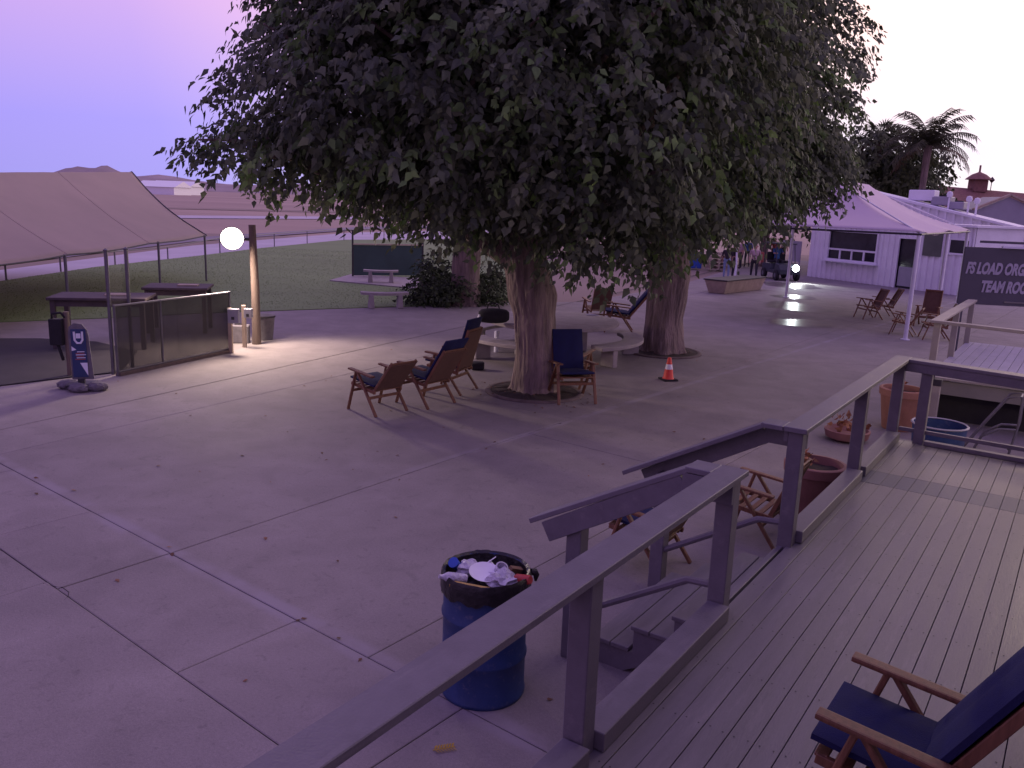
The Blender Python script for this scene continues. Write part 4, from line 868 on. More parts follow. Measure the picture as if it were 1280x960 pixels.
for k in range(5): mb = MB(); mb.box((0, 0, .06 + k * .2), (.95, .8, .035)); mb.box((-.4, 0, .13 + k * .2), (.09, .8, .10)); mb.box((.4, 0, .13 + k * .2), (.09, .8, .10)); mb.box((0, 0, .13 + k * .2), (.09, .8, .10)); mb.obj('pallet', 'pale_wood', pk)

# ---------------------------------------------------------------- cart with lit headlight and driver
CT = G(974, 349); ca = face((.10, -1)); ct = thing('utility_cart', 'dark utility cart facing the camera with its headlight on', 'cart', CT, ca)
prof = [(-1.1, .35), (-1.1, .75), (-.2, .78), (-.1, .5), (.45, .5), (.55, .85), (.95, .80), (1.15, .55), (1.15, .32)]
vs = [(-.52, y, z) for y, z in prof] + [(.52, y, z) for y, z in prof]; nn = len(prof); mb = MB(); mb.add(vs, [tuple(range(nn)), tuple(reversed(range(nn, 2 * nn)))] + [(i, nn + i, nn + (i + 1) % nn, (i + 1) % nn) for i in range(nn)]); mb.obj('body', 'cart_body', ct, bevel=.02)
for x_ in (-.52, .52):
    for y in (-.75, .8):
        mb = MB(); mb.lathe([(.10, -.08), (.24, -.08), (.26, -.05), (.26, .05), (.24, .08), (.10, .08)], 20); me = mb.mesh('wheel', 'rubber', smooth=True); o = inst('wheel', me, ct, (x_, y, .26), (0, R(90), 0))
        mb = MB(); mb.lathe([(.0, -.085), (.11, -.085), (.11, .085), (0, .085)], 14); inst('rim', mb.mesh('rim', 'galv'), o)
for x_ in (-.48, .48):
    for a, b_ in (((x_, .6, .82), (x_, .35, 1.75)), ((x_, -.95, .7), (x_, -.85, 1.75))): mb = MB(); mb.tube([a, b_], .022, 6); mb.obj('roof_post', 'dark_metal', ct)
mb = MB(); mb.box((0, -.25, 1.78), (1.1, 1.5, .06)); mb.obj('roof', 'cart_body', ct, bevel=.02)
mb = MB(); mb.box((0, -.4, .86), (.95, .5, .12)); mb.box((0, -.66, 1.1), (.95, .10, .45)); mb.obj('seat', 'black_cloth', ct, bevel=.03)
mb = MB(); mb.lathe([(.0, .0), (.16, .0), (.17, -.03), (.17, -.09)], 20, cap=False); mb.add([(.165 * math.cos(2 * math.pi * k / 20), .165 * math.sin(2 * math.pi * k / 20), -.01) for k in range(20)], [tuple(range(20))]); o = inst('headlight', mb.mesh('headlight', 'head_glass'), ct, (-.30, 1.17, .64), (R(-90), 0, 0))
mb = MB(); mb.lathe([(.17, -.02), (.185, .0), (.19, -.1)], 20, cap=False); inst('headlight_ring', mb.mesh('headlight_ring', 'dark_metal'), ct, (-.30, 1.165, .64), (R(-90), 0, 0))
hl = bpy.data.lights.new('head_beam', 'SPOT'); hl.energy = 500; hl.spot_size = R(75); hl.spot_blend = .6; hl.shadow_soft_size = .08; hl.color = (.9, 1, 1)
ho = link(bpy.data.objects.new('head_beam', hl), ct); ho.location = (-.30, 1.30, .64); ho.rotation_euler = (R(80), 0, 0)
person('person', 'person in blue shirt sitting in the utility cart', CT + Matrix.Rotation(ca, 3, 'Z') @ Vector((.05, -.42, .30)), ca, 'shirt_blue', 'dark_trousers', 'sit')
person('person', 'person in red shirt standing behind the utility cart', G(966, 330), face((.2, -1)), 'shirt_red', 'dark_trousers', 'stand', h=1.74)
person('person', 'person in white shirt behind the cart roof', G(977, 330), face((.2, -1)), 'shirt_white', 'dark_trousers', 'stand', h=1.82)

# ---------------------------------------------------------------- kiosk
KA = Vector((15.6, 45.4, 0)); kd = Vector((.42, -.907, 0)).normalized(); KL = 9.6; KH = 2.95
kk = thing('kiosk', 'white ribbed metal kiosk with a serving window under the tent', 'building', KA, math.atan2(kd.y, kd.x))
def ribbed(mb, x0, x1, y, z0, z1, pitch=.34, depth=.06, sgn=-1):
    x_ = x0
    while x_ < x1 - 1e-4:
        e = min(x1, x_ + pitch); a = (e - x_); mb.add([(x_, y, z0), (x_ + a * .55, y, z0), (x_ + a * .62, y + sgn * depth, z0), (x_ + a * .93, y + sgn * depth, z0), (e, y, z0), (x_, y, z1), (x_ + a * .55, y, z1), (x_ + a * .62, y + sgn * depth, z1), (x_ + a * .93, y + sgn * depth, z1), (e, y, z1)], [(i, i + 1, i + 6, i + 5) for i in range(4)]); x_ = e
WX0, WX1, WZ0, WZ1, DX0, DX1, DZ1 = 1.35, 4.45, 1.05, 2.45, 5.75, 6.75, 2.3
for (a, b_, z0, z1) in ((0, WX0, 0, KH), (WX0, WX1, 0, WZ0), (WX0, WX1, WZ1, KH), (WX1, DX0, 0, KH), (DX0, DX1, DZ1, KH), (DX1, KL, 0, KH)):
    mb = MB(); ribbed(mb, a, b_, 0, z0, z1); mb.obj('wall_panel', 'white_metal', kk)
mb = MB(); mb.box((0.02, 1.6, KH / 2), (.04, 3.1, KH)); mb.box((KL - .02, 1.6, KH / 2), (.04, 3.1, KH)); mb.box((KL / 2, 3.15, KH / 2), (KL, .04, KH)); mb.obj('side_wall', 'white_metal', kk)
mb = MB(); mb.box((KL / 2, 1.55, KH + .05), (KL + .3, 3.5, .10)); mb.obj('roof', 'white_metal', kk)
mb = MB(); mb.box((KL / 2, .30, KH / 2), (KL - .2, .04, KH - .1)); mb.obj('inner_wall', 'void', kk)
wn = MB(); wn.box(((WX0 + WX1) / 2, .05, (WZ0 + WZ1) / 2), (WX1 - WX0, .02, WZ1 - WZ0)); wn = wn.obj('window', 'window_dark', kk)
mb = MB(); zc = WZ0 + .50
for z in (WZ0 - .03, WZ1 + .03): mb.box(((WX0 + WX1) / 2, -.04, z), (WX1 - WX0 + .2, .10, .10))
for x_ in (WX0 - .03, WX1 + .03): mb.box((x_, -.04, (WZ0 + WZ1) / 2), (.09, .09, WZ1 - WZ0 - .05))
mb.box(((WX0 + WX1) / 2, .0, zc), (WX1 - WX0, .06, .09))
for i in range(1, 4): mb.box((WX0 + i * (WX1 - WX0) / 4, .0, (WZ0 + zc) / 2), (.09, .055, zc - WZ0 - .06))
mb.obj('window_frame', 'white_metal', wn)
mb = MB(); mb.box(((WX0 + WX1) / 2, -.20, WZ0 - .10), (WX1 - WX0 + .35, .36, .05)); mb.obj('counter', 'white_metal', wn)
mb = MB(); mb.box((3.0, -.07, KH - .17), (1.35, .05, .20)); mb.obj('name_board', 'dark_metal', kk, bevel=.01); mb = MB(); mb.box((3.0, -.10, KH - .17), (1.1, .02, .08)); mb.obj('name_strip', 'sign_letter', kk)
mb = MB(); mb.box(((DX0 + DX1) / 2, .08, DZ1 / 2), (DX1 - DX0, .04, DZ1)); dr_ = mb.obj('door', 'window_dark', kk); mb = MB(); mb.box(((DX0 + DX1) / 2, .045, .55), (DX1 - DX0 - .16, .03, .9)); mb.obj('door_panel', 'grey_metal', dr_)
mb = MB()
for x_ in (DX0 - .03, DX1 + .03): mb.box((x_, -.04, DZ1 / 2), (.08, .08, DZ1))
mb.box(((DX0 + DX1) / 2, -.04, DZ1 + .04), (DX1 - DX0 + .14, .08, .08)); mb.obj('door_frame', 'white_metal', dr_)
mb = MB(); mb.box((8.95, -.06, 2.1), (.9, .06, .55)); o = mb.obj('window', 'window_dark', kk); mb = MB(); mb.box((8.95, -.05, 2.42), (1.06, .10, .08)); mb.box((8.95, -.05, 1.78), (1.06, .10, .08)); mb.box((8.46, -.05, 2.1), (.08, .10, .56)); mb.box((9.44, -.05, 2.1), (.08, .10, .56)); mb.obj('window_frame', 'white_metal', o)
mb = MB(); mb.box((7.6, -.08, 2.2), (.95, .05, 1.2)); mb.obj('cloth_panel', 'green_cloth', kk)
mb = MB(); mb.box((-.55, -.15, 1.25), (.7, .05, 1.1)); mb.box((-.85, -.15, .35), (.05, .05, .7)); mb.box((-.25, -.15, .35), (.05, .05, .7)); o = mb.obj('notice_board', 'grey_metal', None); o.location = KA + Vector((-.1, .3, 0)); o.rotation_euler = kk.rotation_euler; tag(o, 'grey notice board standing left of the kiosk corner', 'board')

# hip roofed tent
P1 = G(1133, 425); TW, TL, EZ, RZ = 6.0, 10.0, 2.93, 4.35
tn = thing('event_tent', 'white fabric hip-roof tent on thin poles in front of the kiosk', 'tent', P1, -DK.a)   # local x = across (negative is left), y = along
def roofpt(a, b_):       # a 0..1 across, b 0..1 along
    x_ = -TW * a; y = TL * b_; d = min(a * TW, (1 - a) * TW, y, TL - y); t_ = min(1, d / 3.0); sag = -.16 * math.sin(math.pi * t_) ; edge = -.10 * (math.sin(math.pi * a) ** 2 * (1 - t_) * 0 + 0)
    return (x_, y, EZ + (RZ - EZ) * t_ + sag + (.06 * math.cos(2 * math.pi * b_ * 2) - .06) * (1 - t_))
mb = MB(); n1, n2 = 25, 41; vs = [roofpt(i / (n1 - 1), j / (n2 - 1)) for j in range(n2) for i in range(n1)]
mb.add(vs, [(j * n1 + i, j * n1 + i + 1, (j + 1) * n1 + i + 1, (j + 1) * n1 + i) for j in range(n2 - 1) for i in range(n1 - 1)])
ro = mb.obj('roof_fabric', 'canopy', tn, smooth=True); sf = ro.modifiers.new('thick', 'SOLIDIFY'); sf.thickness = .012
mb = MB()
for a, b_ in (((0, 0), (0, TL)), ((-TW, 0), (-TW, TL)), ((0, 0), (-TW, 0)), ((0, TL), (-TW, TL))): mb.tube([(a[0], a[1], EZ - .08), (b_[0], b_[1], EZ - .08)], .028, 8)
mb.obj('eave_tube', 'dark_metal', tn, smooth=True)
for (x_, y) in ((-.04, .04), (-.04, 5.2), (-.04, TL - .1), (-TW + .04, 8.7)):
    mb = MB(); mb.tube([(x_, y, 0), (x_, y, EZ - .06)], .055, 10); o = mb.obj('pole', 'white_metal', tn, smooth=True); mb = MB(); mb.lathe([(.12, 0), (.12, .02), (.06, .03)], 12, (x_, y, 0)); mb.obj('foot_plate', 'white_metal', o)
for nm_, y in (('roof_strut', 3.0), ('roof_strut', 7.0)): mb = MB(); mb.tube([(0, y - 3 if y == 3 else TL, EZ - .06), (-TW / 2, y, RZ - .12), (-TW, y - 3 if y == 3 else TL, EZ - .06)], .025, 6); mb.obj(nm_, 'white_metal', tn)

# long white ribbed building with rooftop units
A_, B_ = atY(1085, 240, 47), atY(1345, 305, 40); dl = Vector((B_.x - A_.x, B_.y - A_.y, 0)); bl = dl.length
wb = thing('metal_building', 'long white ribbed metal building with sloping roof edge behind the tent', 'building', (A_.x, A_.y, 0), math.atan2(dl.y, dl.x))
mb = MB(); pitch = .42; x_ = 0
while x_ < bl - .01:
    e = min(bl, x_ + pitch); zt = lambda q: A_.z + (B_.z - A_.z) * q / bl; q = [x_, x_ + pitch * .6, x_ + pitch * .66, x_ + pitch * .94, e]; yy = [0, 0, -.10, -.10, 0]
    q = [min(v, bl) for v in q]; mb.add([(a, b_, 0) for a, b_ in zip(q, yy)] + [(a, b_, zt(a)) for a, b_ in zip(q, yy)], [(i, i + 1, i + 6, i + 5) for i in range(4)]); x_ = e
mb.obj('wall', 'white_metal', wb)
mb = MB(); mb.add([(-.2, -.15, A_.z), (bl + .2, -.15, B_.z), (bl + .2, 1.8, B_.z), (-.2, 1.8, A_.z), (-.2, -.15, A_.z + .12), (bl + .2, -.15, B_.z + .12), (bl + .2, 1.8, B_.z + .12), (-.2, 1.8, A_.z + .12)], [(3, 2, 1, 0), (4, 5, 6, 7), (0, 1, 5, 4), (1, 2, 6, 5), (2, 3, 7, 6), (3, 0, 4, 7)]); mb.obj('roof', 'white_metal', wb)
for px_, wq, hq in ((1150, 1.3, .55), (1176, .95, .45), (1197, .7, .38)):
    q = (px_ - 1085) / 260 * bl; mb = MB(); mb.box((q, 1.2, zt(q) + .18 + hq / 2), (wq, .8, hq)); o = mb.obj('roof_unit', 'grey_metal' if wq < 1 else 'white_metal', wb, bevel=.04); mb = MB(); mb.lathe([(.22, 0), (.22, .06)], 14, (q, 1.2, zt(q) + .18 + hq)); mb.obj('fan_cover', 'dark_metal', o)
for px_ in (1187, 1212, 1222): q = (px_ - 1085) / 260 * bl; mb = MB(); mb.tube([(q, .8, zt(q) + .1), (q, .8, zt(q) + .75)], .05, 8); mb.lathe([(.12, 0), (.16, .12), (.12, .26), (.0, .3)], 12, (q, .8, zt(q) + .7)); mb.obj('vent_pipe', 'white_metal', wb, smooth=True)
mb = MB(); q = (1235 - 1085) / 260 * bl; mb.box((q, -.11, zt(q) - 1.1), (.3, .12, .22)); mb.obj('wall_light', 'grey_metal', wb, bevel=.02)
# brown roofed building with cupola, and grey gable
RA, RB = atY(1185, 231, 64), atY(1300, 243, 64)
rb = thing('brown_roof_building', 'building with brown roof and small roof cupola against the sky', 'building', (RA.x, RA.y, 0))
wdt = RB.x - RA.x + 8
mb = MB(); mb.box((wdt / 2 - .5, 2, 1.7), (wdt, 6, 3.4)); mb.obj('wall', 'grey_metal', rb)
mb = MB(); mb.add([(-2, -2.2, 3.3), (wdt, -2.2, 3.0), (wdt, 6.2, 3.0), (-2, 6.2, 3.3), (0, 2, RA.z + .0), (wdt, 2, RB.z - .3)], [(0, 1, 5, 4), (2, 3, 4, 5), (0, 4, 3), (1, 2, 5), (3, 2, 1, 0)]); rr_ = mb.obj('roof', 'roof_brown', rb)
cq = atY(1222, 233, 66); c0 = Vector((cq.x - RA.x, 2, cq.z - .3)); mb = MB(); mb.box(c0 + Vector((0, 0, .35)), (1.0, 1.0, .9)); mb.lathe([(.95, 0), (.85, .1), (.5, .38), (.1, .55), (.07, .6), (.07, 1.05), (.0, 1.08)], 16, c0 + Vector((0, 0, .8))); mb.obj('cupola', 'roof_brown', rr_)
mb = MB(); q = atY(1240, 225, 66); mb.tube([(q.x - RA.x, 2, c0.z - .3), (q.x - RA.x, 2, q.z)], .03, 6); mb.lathe([(.0, -.25), (.22, 0), (0, .25)], 10, (q.x - RA.x, 2, q.z)); mb.obj('weather_vane', 'dark_metal', rr_)
GA, GB, GC = atY(1222, 262, 52), atY(1262, 246, 52), atY(1310, 268, 52)
gb = thing('grey_gable', 'grey gable end rising behind the white ribbed wall at right', 'building', (GA.x, GA.y, 0))
mb = MB(); xb, xc = GB.x - GA.x, GC.x - GA.x; fr_ = [(0, 0), (xc, 0), (xc, GC.z), (xb, GB.z), (0, GA.z)]; mb.add([(a, 0, b_) for a, b_ in fr_] + [(a, 3, b_) for a, b_ in fr_], [(0, 1, 2, 3, 4), (9, 8, 7, 6, 5)] + [(i, (i + 1) % 5, 5 + (i + 1) % 5, 5 + i) for i in range(5)]); mb.obj('wall', 'grey_metal', gb)
mb = MB(); mb.bar((-.3, -.06, GA.z - .0), (xb, -.06, GB.z + .12), .25, .12); mb.bar((xb, -.06, GB.z + .12), (xc + .2, -.06, GC.z), .25, .12); mb.obj('roof_edge', 'pale_wood', gb)

# ---------------------------------------------------------------- long tan shade canopy over the packing area, far left
cpy = thing('shade_canopy', 'long tan fabric shade canopy on thin posts over the packing area at left', 'canopy', (0, 0, 0))
RE = atY(165, 215, 35.5)                      # far end of the ridge
EX, EY0, EY1 = -11.55, 7.0, 31.6              # near eave runs along y at this x
def cpt(a, b_):                               # a 0 near eave .. 1 ridge .. 2 far eave, b along
    y_e = EY0 + (EY1 - EY0) * b_; y_r = EY0 + (RE.y - EY0) * b_; zr = 3.62 + max(0, y_r - 26) * (RE.z - 3.62) / (RE.y - 26); ze = 1.56 + .012 * max(0, y_e - 21)
    if a <= 1: x_, y, z = EX + (RE.x - EX) * a, y_e + (y_r - y_e) * a, ze + (zr - ze) * a
    else: x_, y, z = RE.x - 4.6 * (a - 1), y_r + (y_e - y_r) * (a - 1), zr + (ze - zr) * (a - 1)
    t_ = a if a <= 1 else 2 - a; bay = (b_ * 5) % 1
    sag = -.14 * math.sin(math.pi * t_) - .05 * math.sin(math.pi * bay) * (1 - t_) + .012 * noise.noise(Vector((x_ * 1.3, y * .9, 0)))
    return (x_, y + (.35 * math.sin(math.pi * t_) * -1 if b_ > .999 else 0), z + sag)
mb = MB(); na, nb = 33, 61; vs = [cpt(2 * i / (na - 1), j / (nb - 1)) for j in range(nb) for i in range(na)]
mb.add(vs, [(j * na + i, j * na + i + 1, (j + 1) * na + i + 1, (j + 1) * na + i) for j in range(nb - 1) for i in range(na - 1)])
co_ = mb.obj('roof_fabric', 'tan_fabric', cpy, smooth=True); sf = co_.modifiers.new('thick', 'SOLIDIFY'); sf.thickness = .015
mb = MB(); mb.tube([vs[j * na] for j in range(nb)], .022, 6); mb.obj('eave_cable', 'dark_metal', cpy, smooth=True)
mb = MB(); mb.tube([Vector(vs[(nb - 1) * na + i]) + Vector((0, 0, .01)) for i in range(na)], .025, 6); mb.obj('end_cable', 'dark_metal', cpy, smooth=True)
for j in range(12, nb - 1, 12):
    mb = MB(); mb.tube([Vector(vs[j * na + i]) + Vector((0, 0, .004)) for i in range(na // 2 + 1)], .012, 5); mb.obj('seam', 'tan_fabric', cpy)
for y in (11.5, 16.5, 21.6, 27.3, 31.4):
    for x_ in (EX, RE.x - 4.55): mb = MB(); mb.tube([(x_, y, 0), (x_, y, 1.58 + .012 * max(0, y - 21))], .04, 8); mb.obj('post', 'galv', cpy, smooth=True)
for y in (8, 21.6, 34.6): mb = MB(); mb.tube([(RE.x, y, 0), (RE.x, y, 3.55 if y < 26 else 3.85)], .05, 8); mb.obj('ridge_post', 'galv', cpy, smooth=True)

# ---------------------------------------------------------------- far rail fence, near chain-link fence with screen
fr = thing('rail_fence', 'low pipe rail fence along the far edge of the lawn', 'fence', (0, 0, 0))
fpx = [(-60, 365), (8, 351), (76, 338), (144, 331), (210, 324), (275, 316), (343, 308), (384, 303.5), (430, 300.5), (480, 299), (540, 297)]; tops = []
for px_, py_ in fpx:
    P = G(px_, py_); hh = .58 if P.y < 45 else .8; mb = MB(); mb.tube([P - Vector((0, 0, .1)), P + Vector((0, 0, hh))], .035, 6); mb.obj('post', 'galv', fr, smooth=True); tops.append(P + Vector((0, 0, hh)))
for a, b_ in zip(tops[:-1], tops[1:]):
    mb = MB(); mb.tube([a, b_], .028, 6); mb.obj('top_rail', 'galv', fr, smooth=True)
cf = thing('chain_link_gate', 'narrow chain-link gate between two tall grey posts beside the dark ground patch', 'gate', (0, 0, 0))
posts = [G(142, 468), G(166, 461)]
for P in posts: mb = MB(); mb.tube([P, P + Vector((0, 0, 2.2))], .034, 8); mb.lathe([(.04, 0), (.045, .03), (.0, .06)], 8, P + Vector((0, 0, 2.2))); mb.obj('post', 'galv', cf, smooth=True)
mb = MB(); mb.add([posts[0], posts[1], posts[1] + Vector((0, 0, 2.1)), posts[0] + Vector((0, 0, 2.1))], [(0, 1, 2, 3)]); mb.obj('wire_mesh', 'chain_link', cf)
ws = thing('wind_screen', 'dark see-through mesh screen panel in front of the outdoor tables', 'screen', (0, 0, 0))
sa, sb = G(148, 470), G(289, 440); sm = sa.lerp(sb, .5)
for a, b_ in ((sa, sm), (sm, sb)):
    mb = MB(); ofs = Vector((.012, -.012, 0)); q = [a, b_, b_ + Vector((0, 0, 1.15)), a + Vector((0, 0, 1.15))]; mb.add([p + Vector((0, 0, .1)) for p in q] + [p + ofs + Vector((0, 0, .1)) for p in q], [(0, 1, 2, 3), (7, 6, 5, 4), (0, 1, 5, 4), (1, 2, 6, 5), (2, 3, 7, 6), (3, 0, 4, 7)]); mb.obj('mesh_panel', 'wind_screen', ws)
mb = MB(); mb.tube([sa + Vector((0, 0, 1.26)), sb + Vector((0, 0, 1.26))], .022, 6); mb.tube([sa + Vector((0, 0, .08)), sb + Vector((0, 0, .08))], .022, 6); mb.obj('frame_rail', 'galv', ws, smooth=True)
for q in (0, .36, 1): P = sa.lerp(sb, q); mb = MB(); mb.tube([P, P + Vector((0, 0, 1.28))], .025, 6); mb.obj('frame_post', 'galv', ws, smooth=True)
mb = MB(); mb.bar(sa + Vector((0, 0, .03)), sb + Vector((0, 0, .03)), .12, .06); mb.obj('ground_sill', 'wood_pole', ws)
def out_table(P, rz, label, w_=1.9, d_=1.1, h=1.05):
    t_ = thing('work_table', label, 'table', P, rz, 'tables behind the screen'); mb = MB(); mb.box((0, 0, h), (w_, d_, .06)); mb.obj('table_top', 'dark_wood', t_, bevel=.01)
    for x_ in (-1, 1):
        for y in (-1, 1): mb = MB(); mb.box((x_ * (w_ / 2 - .1), y * (d_ / 2 - .1), h / 2), (.09, .09, h)); mb.obj('leg', 'dark_wood', t_)
    mb = MB(); mb.box((0, -d_ / 2 + .1, h - .1), (w_ - .2, .04, .12)); mb.box((0, d_ / 2 - .1, h - .1), (w_ - .2, .04, .12)); mb.obj('apron', 'dark_wood', t_)
    mb = MB(); mb.box((w_ * .15, 0, h + .045), (.45, .3, .03)); mb.obj('tray', 'pale_wood', t_)
out_table(G(133, 432), R(12), 'dark work table on the left behind the mesh screen'); out_table(G(226, 413), R(12), 'dark work table on the right behind the mesh screen', 1.45)

# sign banner on weighted base
SB = G(103, 487); sbn = thing('banner_sign', 'narrow blue upright banner with white marks on a weighted base', 'sign', SB, R(20))
mb = MB(); pr = [(-.13, .18), (.19, .18), (.15, .9), (.13, 1.0), (.06, 1.10), (-.05, 1.12), (-.13, 1.06), (-.15, .95)]; mb.add([(a, -.02, b_) for a, b_ in pr] + [(a, .02, b_) for a, b_ in pr], [tuple(range(8)), tuple(reversed(range(8, 16)))] + [(i, (i + 1) % 8, 8 + (i + 1) % 8, 8 + i) for i in range(8)]); mb.obj('frame', 'sandbag', sbn)
mb = MB(); mb.box((.0, -.03, .62), (.22, .012, .80)); pn = mb.obj('panel', 'sign_blue', sbn)
mb = MB(); mb.tube([(-.06, -.04, .98), (-.055, -.04, .84), (-.02, -.04, .79), (.03, -.04, .79), (.06, -.04, .84), (.06, -.04, .98)], .018, 6); mb.box((0, -.04, .91), (.07, .006, .08)); mb.add([(-.11, -.038, .74), (-.04, -.038, .68), (-.11, -.038, .66)], [(0, 1, 2)]); mb.add([(.11, -.038, .46), (.11, -.038, .24), (0, -.038, .46)], [(0, 1, 2)]); mb.obj('mark', 'sign_white', pn)
for k in range(6): mb = MB(); mb.box((.01 + .012 * (k % 2), -.039, .52 + .025 * k), (.15 - .02 * (k % 3), .006, .012)); mb.obj('stripe', 'sign_white' if k % 2 else 'sign_red', pn)
for i, (x_, y, rz_) in enumerate(((-.26, .05, .3), (.02, -.16, -.1), (.26, -.02, .5))):
    bm = bmesh.new(); bmesh.ops.create_icosphere(bm, subdivisions=3, radius=1)
    for v in bm.verts: v.co = Vector((v.co.x * .17, v.co.y * .12, max(-.06, v.co.z * .085))) * (1 + .15 * noise.noise(v.co * 3 + Vector((i * 5, 0, 0))))
    me = bpy.data.meshes.new('sandbag'); bm.to_mesh(me); bm.free(); me.materials.append(MATS['sandbag']); o = link(bpy.data.objects.new('sandbag', me)); o.location = SB + Vector((x_, y, .065)); o.rotation_euler = (0, 0, rz_)
    tag(o, ('left', 'middle', 'right')[i] + ' of three dark sandbags weighing down the blue banner', 'sandbag', 'sandbags on the banner base')
mb = MB(); mb.box((0, 0, .10), (.45, .35, .03)); mb.box((0, 0, .14), (.10, .10, .10)); mb.obj('base_plate', 'dark_metal', sbn)
# gear hung on a post behind the banner
GP = G(84, 470); hg = thing('gear_stand', 'black harness gear hanging from a wooden post behind the banner', 'gear', GP)
mb = MB(); mb.tube([(.06, 0, 0), (.06, 0, 1.15)], .05, 8); mb.obj('post', 'wood_pole', hg)
mb = MB(); mb.box((-.08, -.05, .80), (.22, .18, .46)); mb.tube([(-.16, -.06, 1.0), (-.14, -.08, 1.12), (0, -.06, 1.14), (.06, -.04, 1.05)], .025, 6); mb.tube([(-.08, -.08, .6), (-.02, -.1, .42), (.0, -.08, .3)], .03, 6); mb.obj('harness', 'black_cloth', hg, bevel=.03, smooth=True)

# ---------------------------------------------------------------- flood lamp on its pole
LP = G(321, 430); LL = atY(290, 298, LP.y - .25); LL = Vector((LL.x, LL.y, LL.z))
fl = thing('flood_lamp', 'glaring flood lamp on a wooden pole at the plaza edge', 'lamp', LP)
mb = MB(); mb.tube([(0, 0, -.1), (0, 0, 1.2), (-.03, 0, 2.62)], [.10, .09, .075], 12); mb.obj('pole', 'wood_pole', fl, smooth=True)
rel = LL - LP; fdir = (Vector((0, 0, 2.2)) - LL); fdir.z -= 1.0; fdir.normalize(); q = fdir.to_track_quat('Z', 'Y')
mb = MB(); mb.tube([(-.03, 0, 2.3), rel - fdir * .16], .028, 8); mb.obj('arm', 'dark_metal', fl, smooth=True)
mb = MB(); mb.lathe([(.05, -.20), (.13, -.17), (.235, -.02), (.25, .02), (.24, .02), (.225, -.01)], 28); o = inst('lamp_housing', mb.mesh('lamp_housing', 'dark_metal', smooth=True), fl, rel); o.rotation_mode = 'QUATERNION'; o.rotation_quaternion = q
mb = MB(); mb.lathe([(.228, .0), (.22, .015), (.17, .035), (.09, .05), (.0, .055)], 28); o = inst('lens', mb.mesh('lens', 'lamp_glass', smooth=True), fl, rel); o.rotation_mode = 'QUATERNION'; o.rotation_quaternion = q
ld = bpy.data.lights.new('flood_light', 'SPOT'); ld.energy = 850; ld.spot_size = R(156); ld.spot_blend = .55; ld.color = (1, .78, .66); ld.shadow_soft_size = .3
lo = link(bpy.data.objects.new('flood_light', ld), fl); lo.location = rel + fdir * .30; dn = (Vector((fdir.x, fdir.y, 0)) * .55 + Vector((.10, 0, -.8))).normalized(); lo.rotation_mode = 'QUATERNION'; lo.rotation_quaternion = (-dn).to_track_quat('Z', 'Y')
# meter posts and bin beside the lamp pole
for i, (px_, py_, h, bxw, lab) in enumerate(((289, 441, .95, .32, 'short post with white meter box nearest the mesh screen'), (306, 434, .92, .24, 'short post with small white box beside the lamp pole'))):
    P = G(px_, py_); t_ = thing('meter_post', lab, 'post', P, 0, 'meter posts by the lamp pole'); mb = MB(); mb.box((0, 0, h / 2), (.08, .08, h)); mb.obj('post', 'pale_wood', t_, bevel=.005)
    mb = MB(); mb.box((.10 if i == 0 else .12, -.06, h - .16), (bxw * .7, .12, .30 - .1 * i)); o = mb.obj('meter_box', 'grey_metal', t_, bevel=.01); mb = MB(); mb.box((.10 if i == 0 else .12, -.125, h - .2), (.06, .012, .06)); mb.obj('latch', 'dark_metal', o)
P = G(330, 424); t_ = thing('dark_bin', 'dark grey bin standing behind the lamp pole', 'bin', P); mb = MB(); mb.lathe([(.20, 0), (.25, .5), (.26, .52)], 20); mb.obj('bin_body', 'sandbag', t_, smooth=True); mb = MB(); mb.lathe([(.27, .52), (.27, .56), (.1, .60), (0, .6)], 20); mb.obj('lid', 'dark_metal', t_, smooth=True)
P = G(300, 428); t_ = thing('dark_case', 'dark equipment case on the ground between the meter posts', 'case', P, .2); mb = MB(); mb.box((0, 0, .2), (.42, .3, .4)); mb.obj('case_body', 'sandbag', t_, bevel=.02); mb = MB(); mb.bar((-.1, -.0, .42), (.1, 0, .42), .03, .03); mb.obj('handle', 'dark_metal', t_)

# ---------------------------------------------------------------- benches, pad and green screen on the lawn
pd = MB(); pd.prism([(p.x, p.y) for p in (G(412, 352), G(520, 362), G(560, 352), G(440, 344))], .01, .06); struct(pd.obj('concrete_pad', 'concrete_table'))
def bench(P, rz, w_, label):
    t_ = thing('lawn_bench', label, 'bench', P, rz, 'concrete benches on the lawn'); mb = MB()
    for i in range(10):
        a, b_ = i / 10, (i + 1) / 10; ya, yb = .25 * (2 * a - 1) ** 2, .25 * (2 * b_ - 1) ** 2; xa, xb = -w_ / 2 + w_ * a, -w_ / 2 + w_ * b_
        mb.add([(xa, ya - .2, .40), (xb, yb - .2, .40), (xb, yb + .2, .40), (xa, ya + .2, .40), (xa, ya - .2, .47), (xb, yb - .2, .47), (xb, yb + .2, .47), (xa, ya + .2, .47)], [(3, 2, 1, 0), (4, 5, 6, 7), (0, 1, 5, 4), (2, 3, 7, 6)] + ([(3, 0, 4, 7)] if i == 0 else []) + ([(1, 2, 6, 5)] if i == 9 else []))
    mb.obj('seat', 'concrete_table', t_)
    for s in (-1, 1): mb = MB(); mb.add([(s * w_ * .3 + a, b_, z) for a, b_, z in ((-.09, -.15, 0), (.09, -.15, 0), (.09, .17, 0), (-.09, .17, 0), (-.06, -.12, .42), (.06, -.12, .42), (.06, .15, .42), (-.06, .15, .42))], [(3, 2, 1, 0), (4, 5, 6, 7), (0, 1, 5, 4), (1, 2, 6, 5), (2, 3, 7, 6), (3, 0, 4, 7)]); mb.obj('leg', 'concrete_table', t_, bevel=.01)
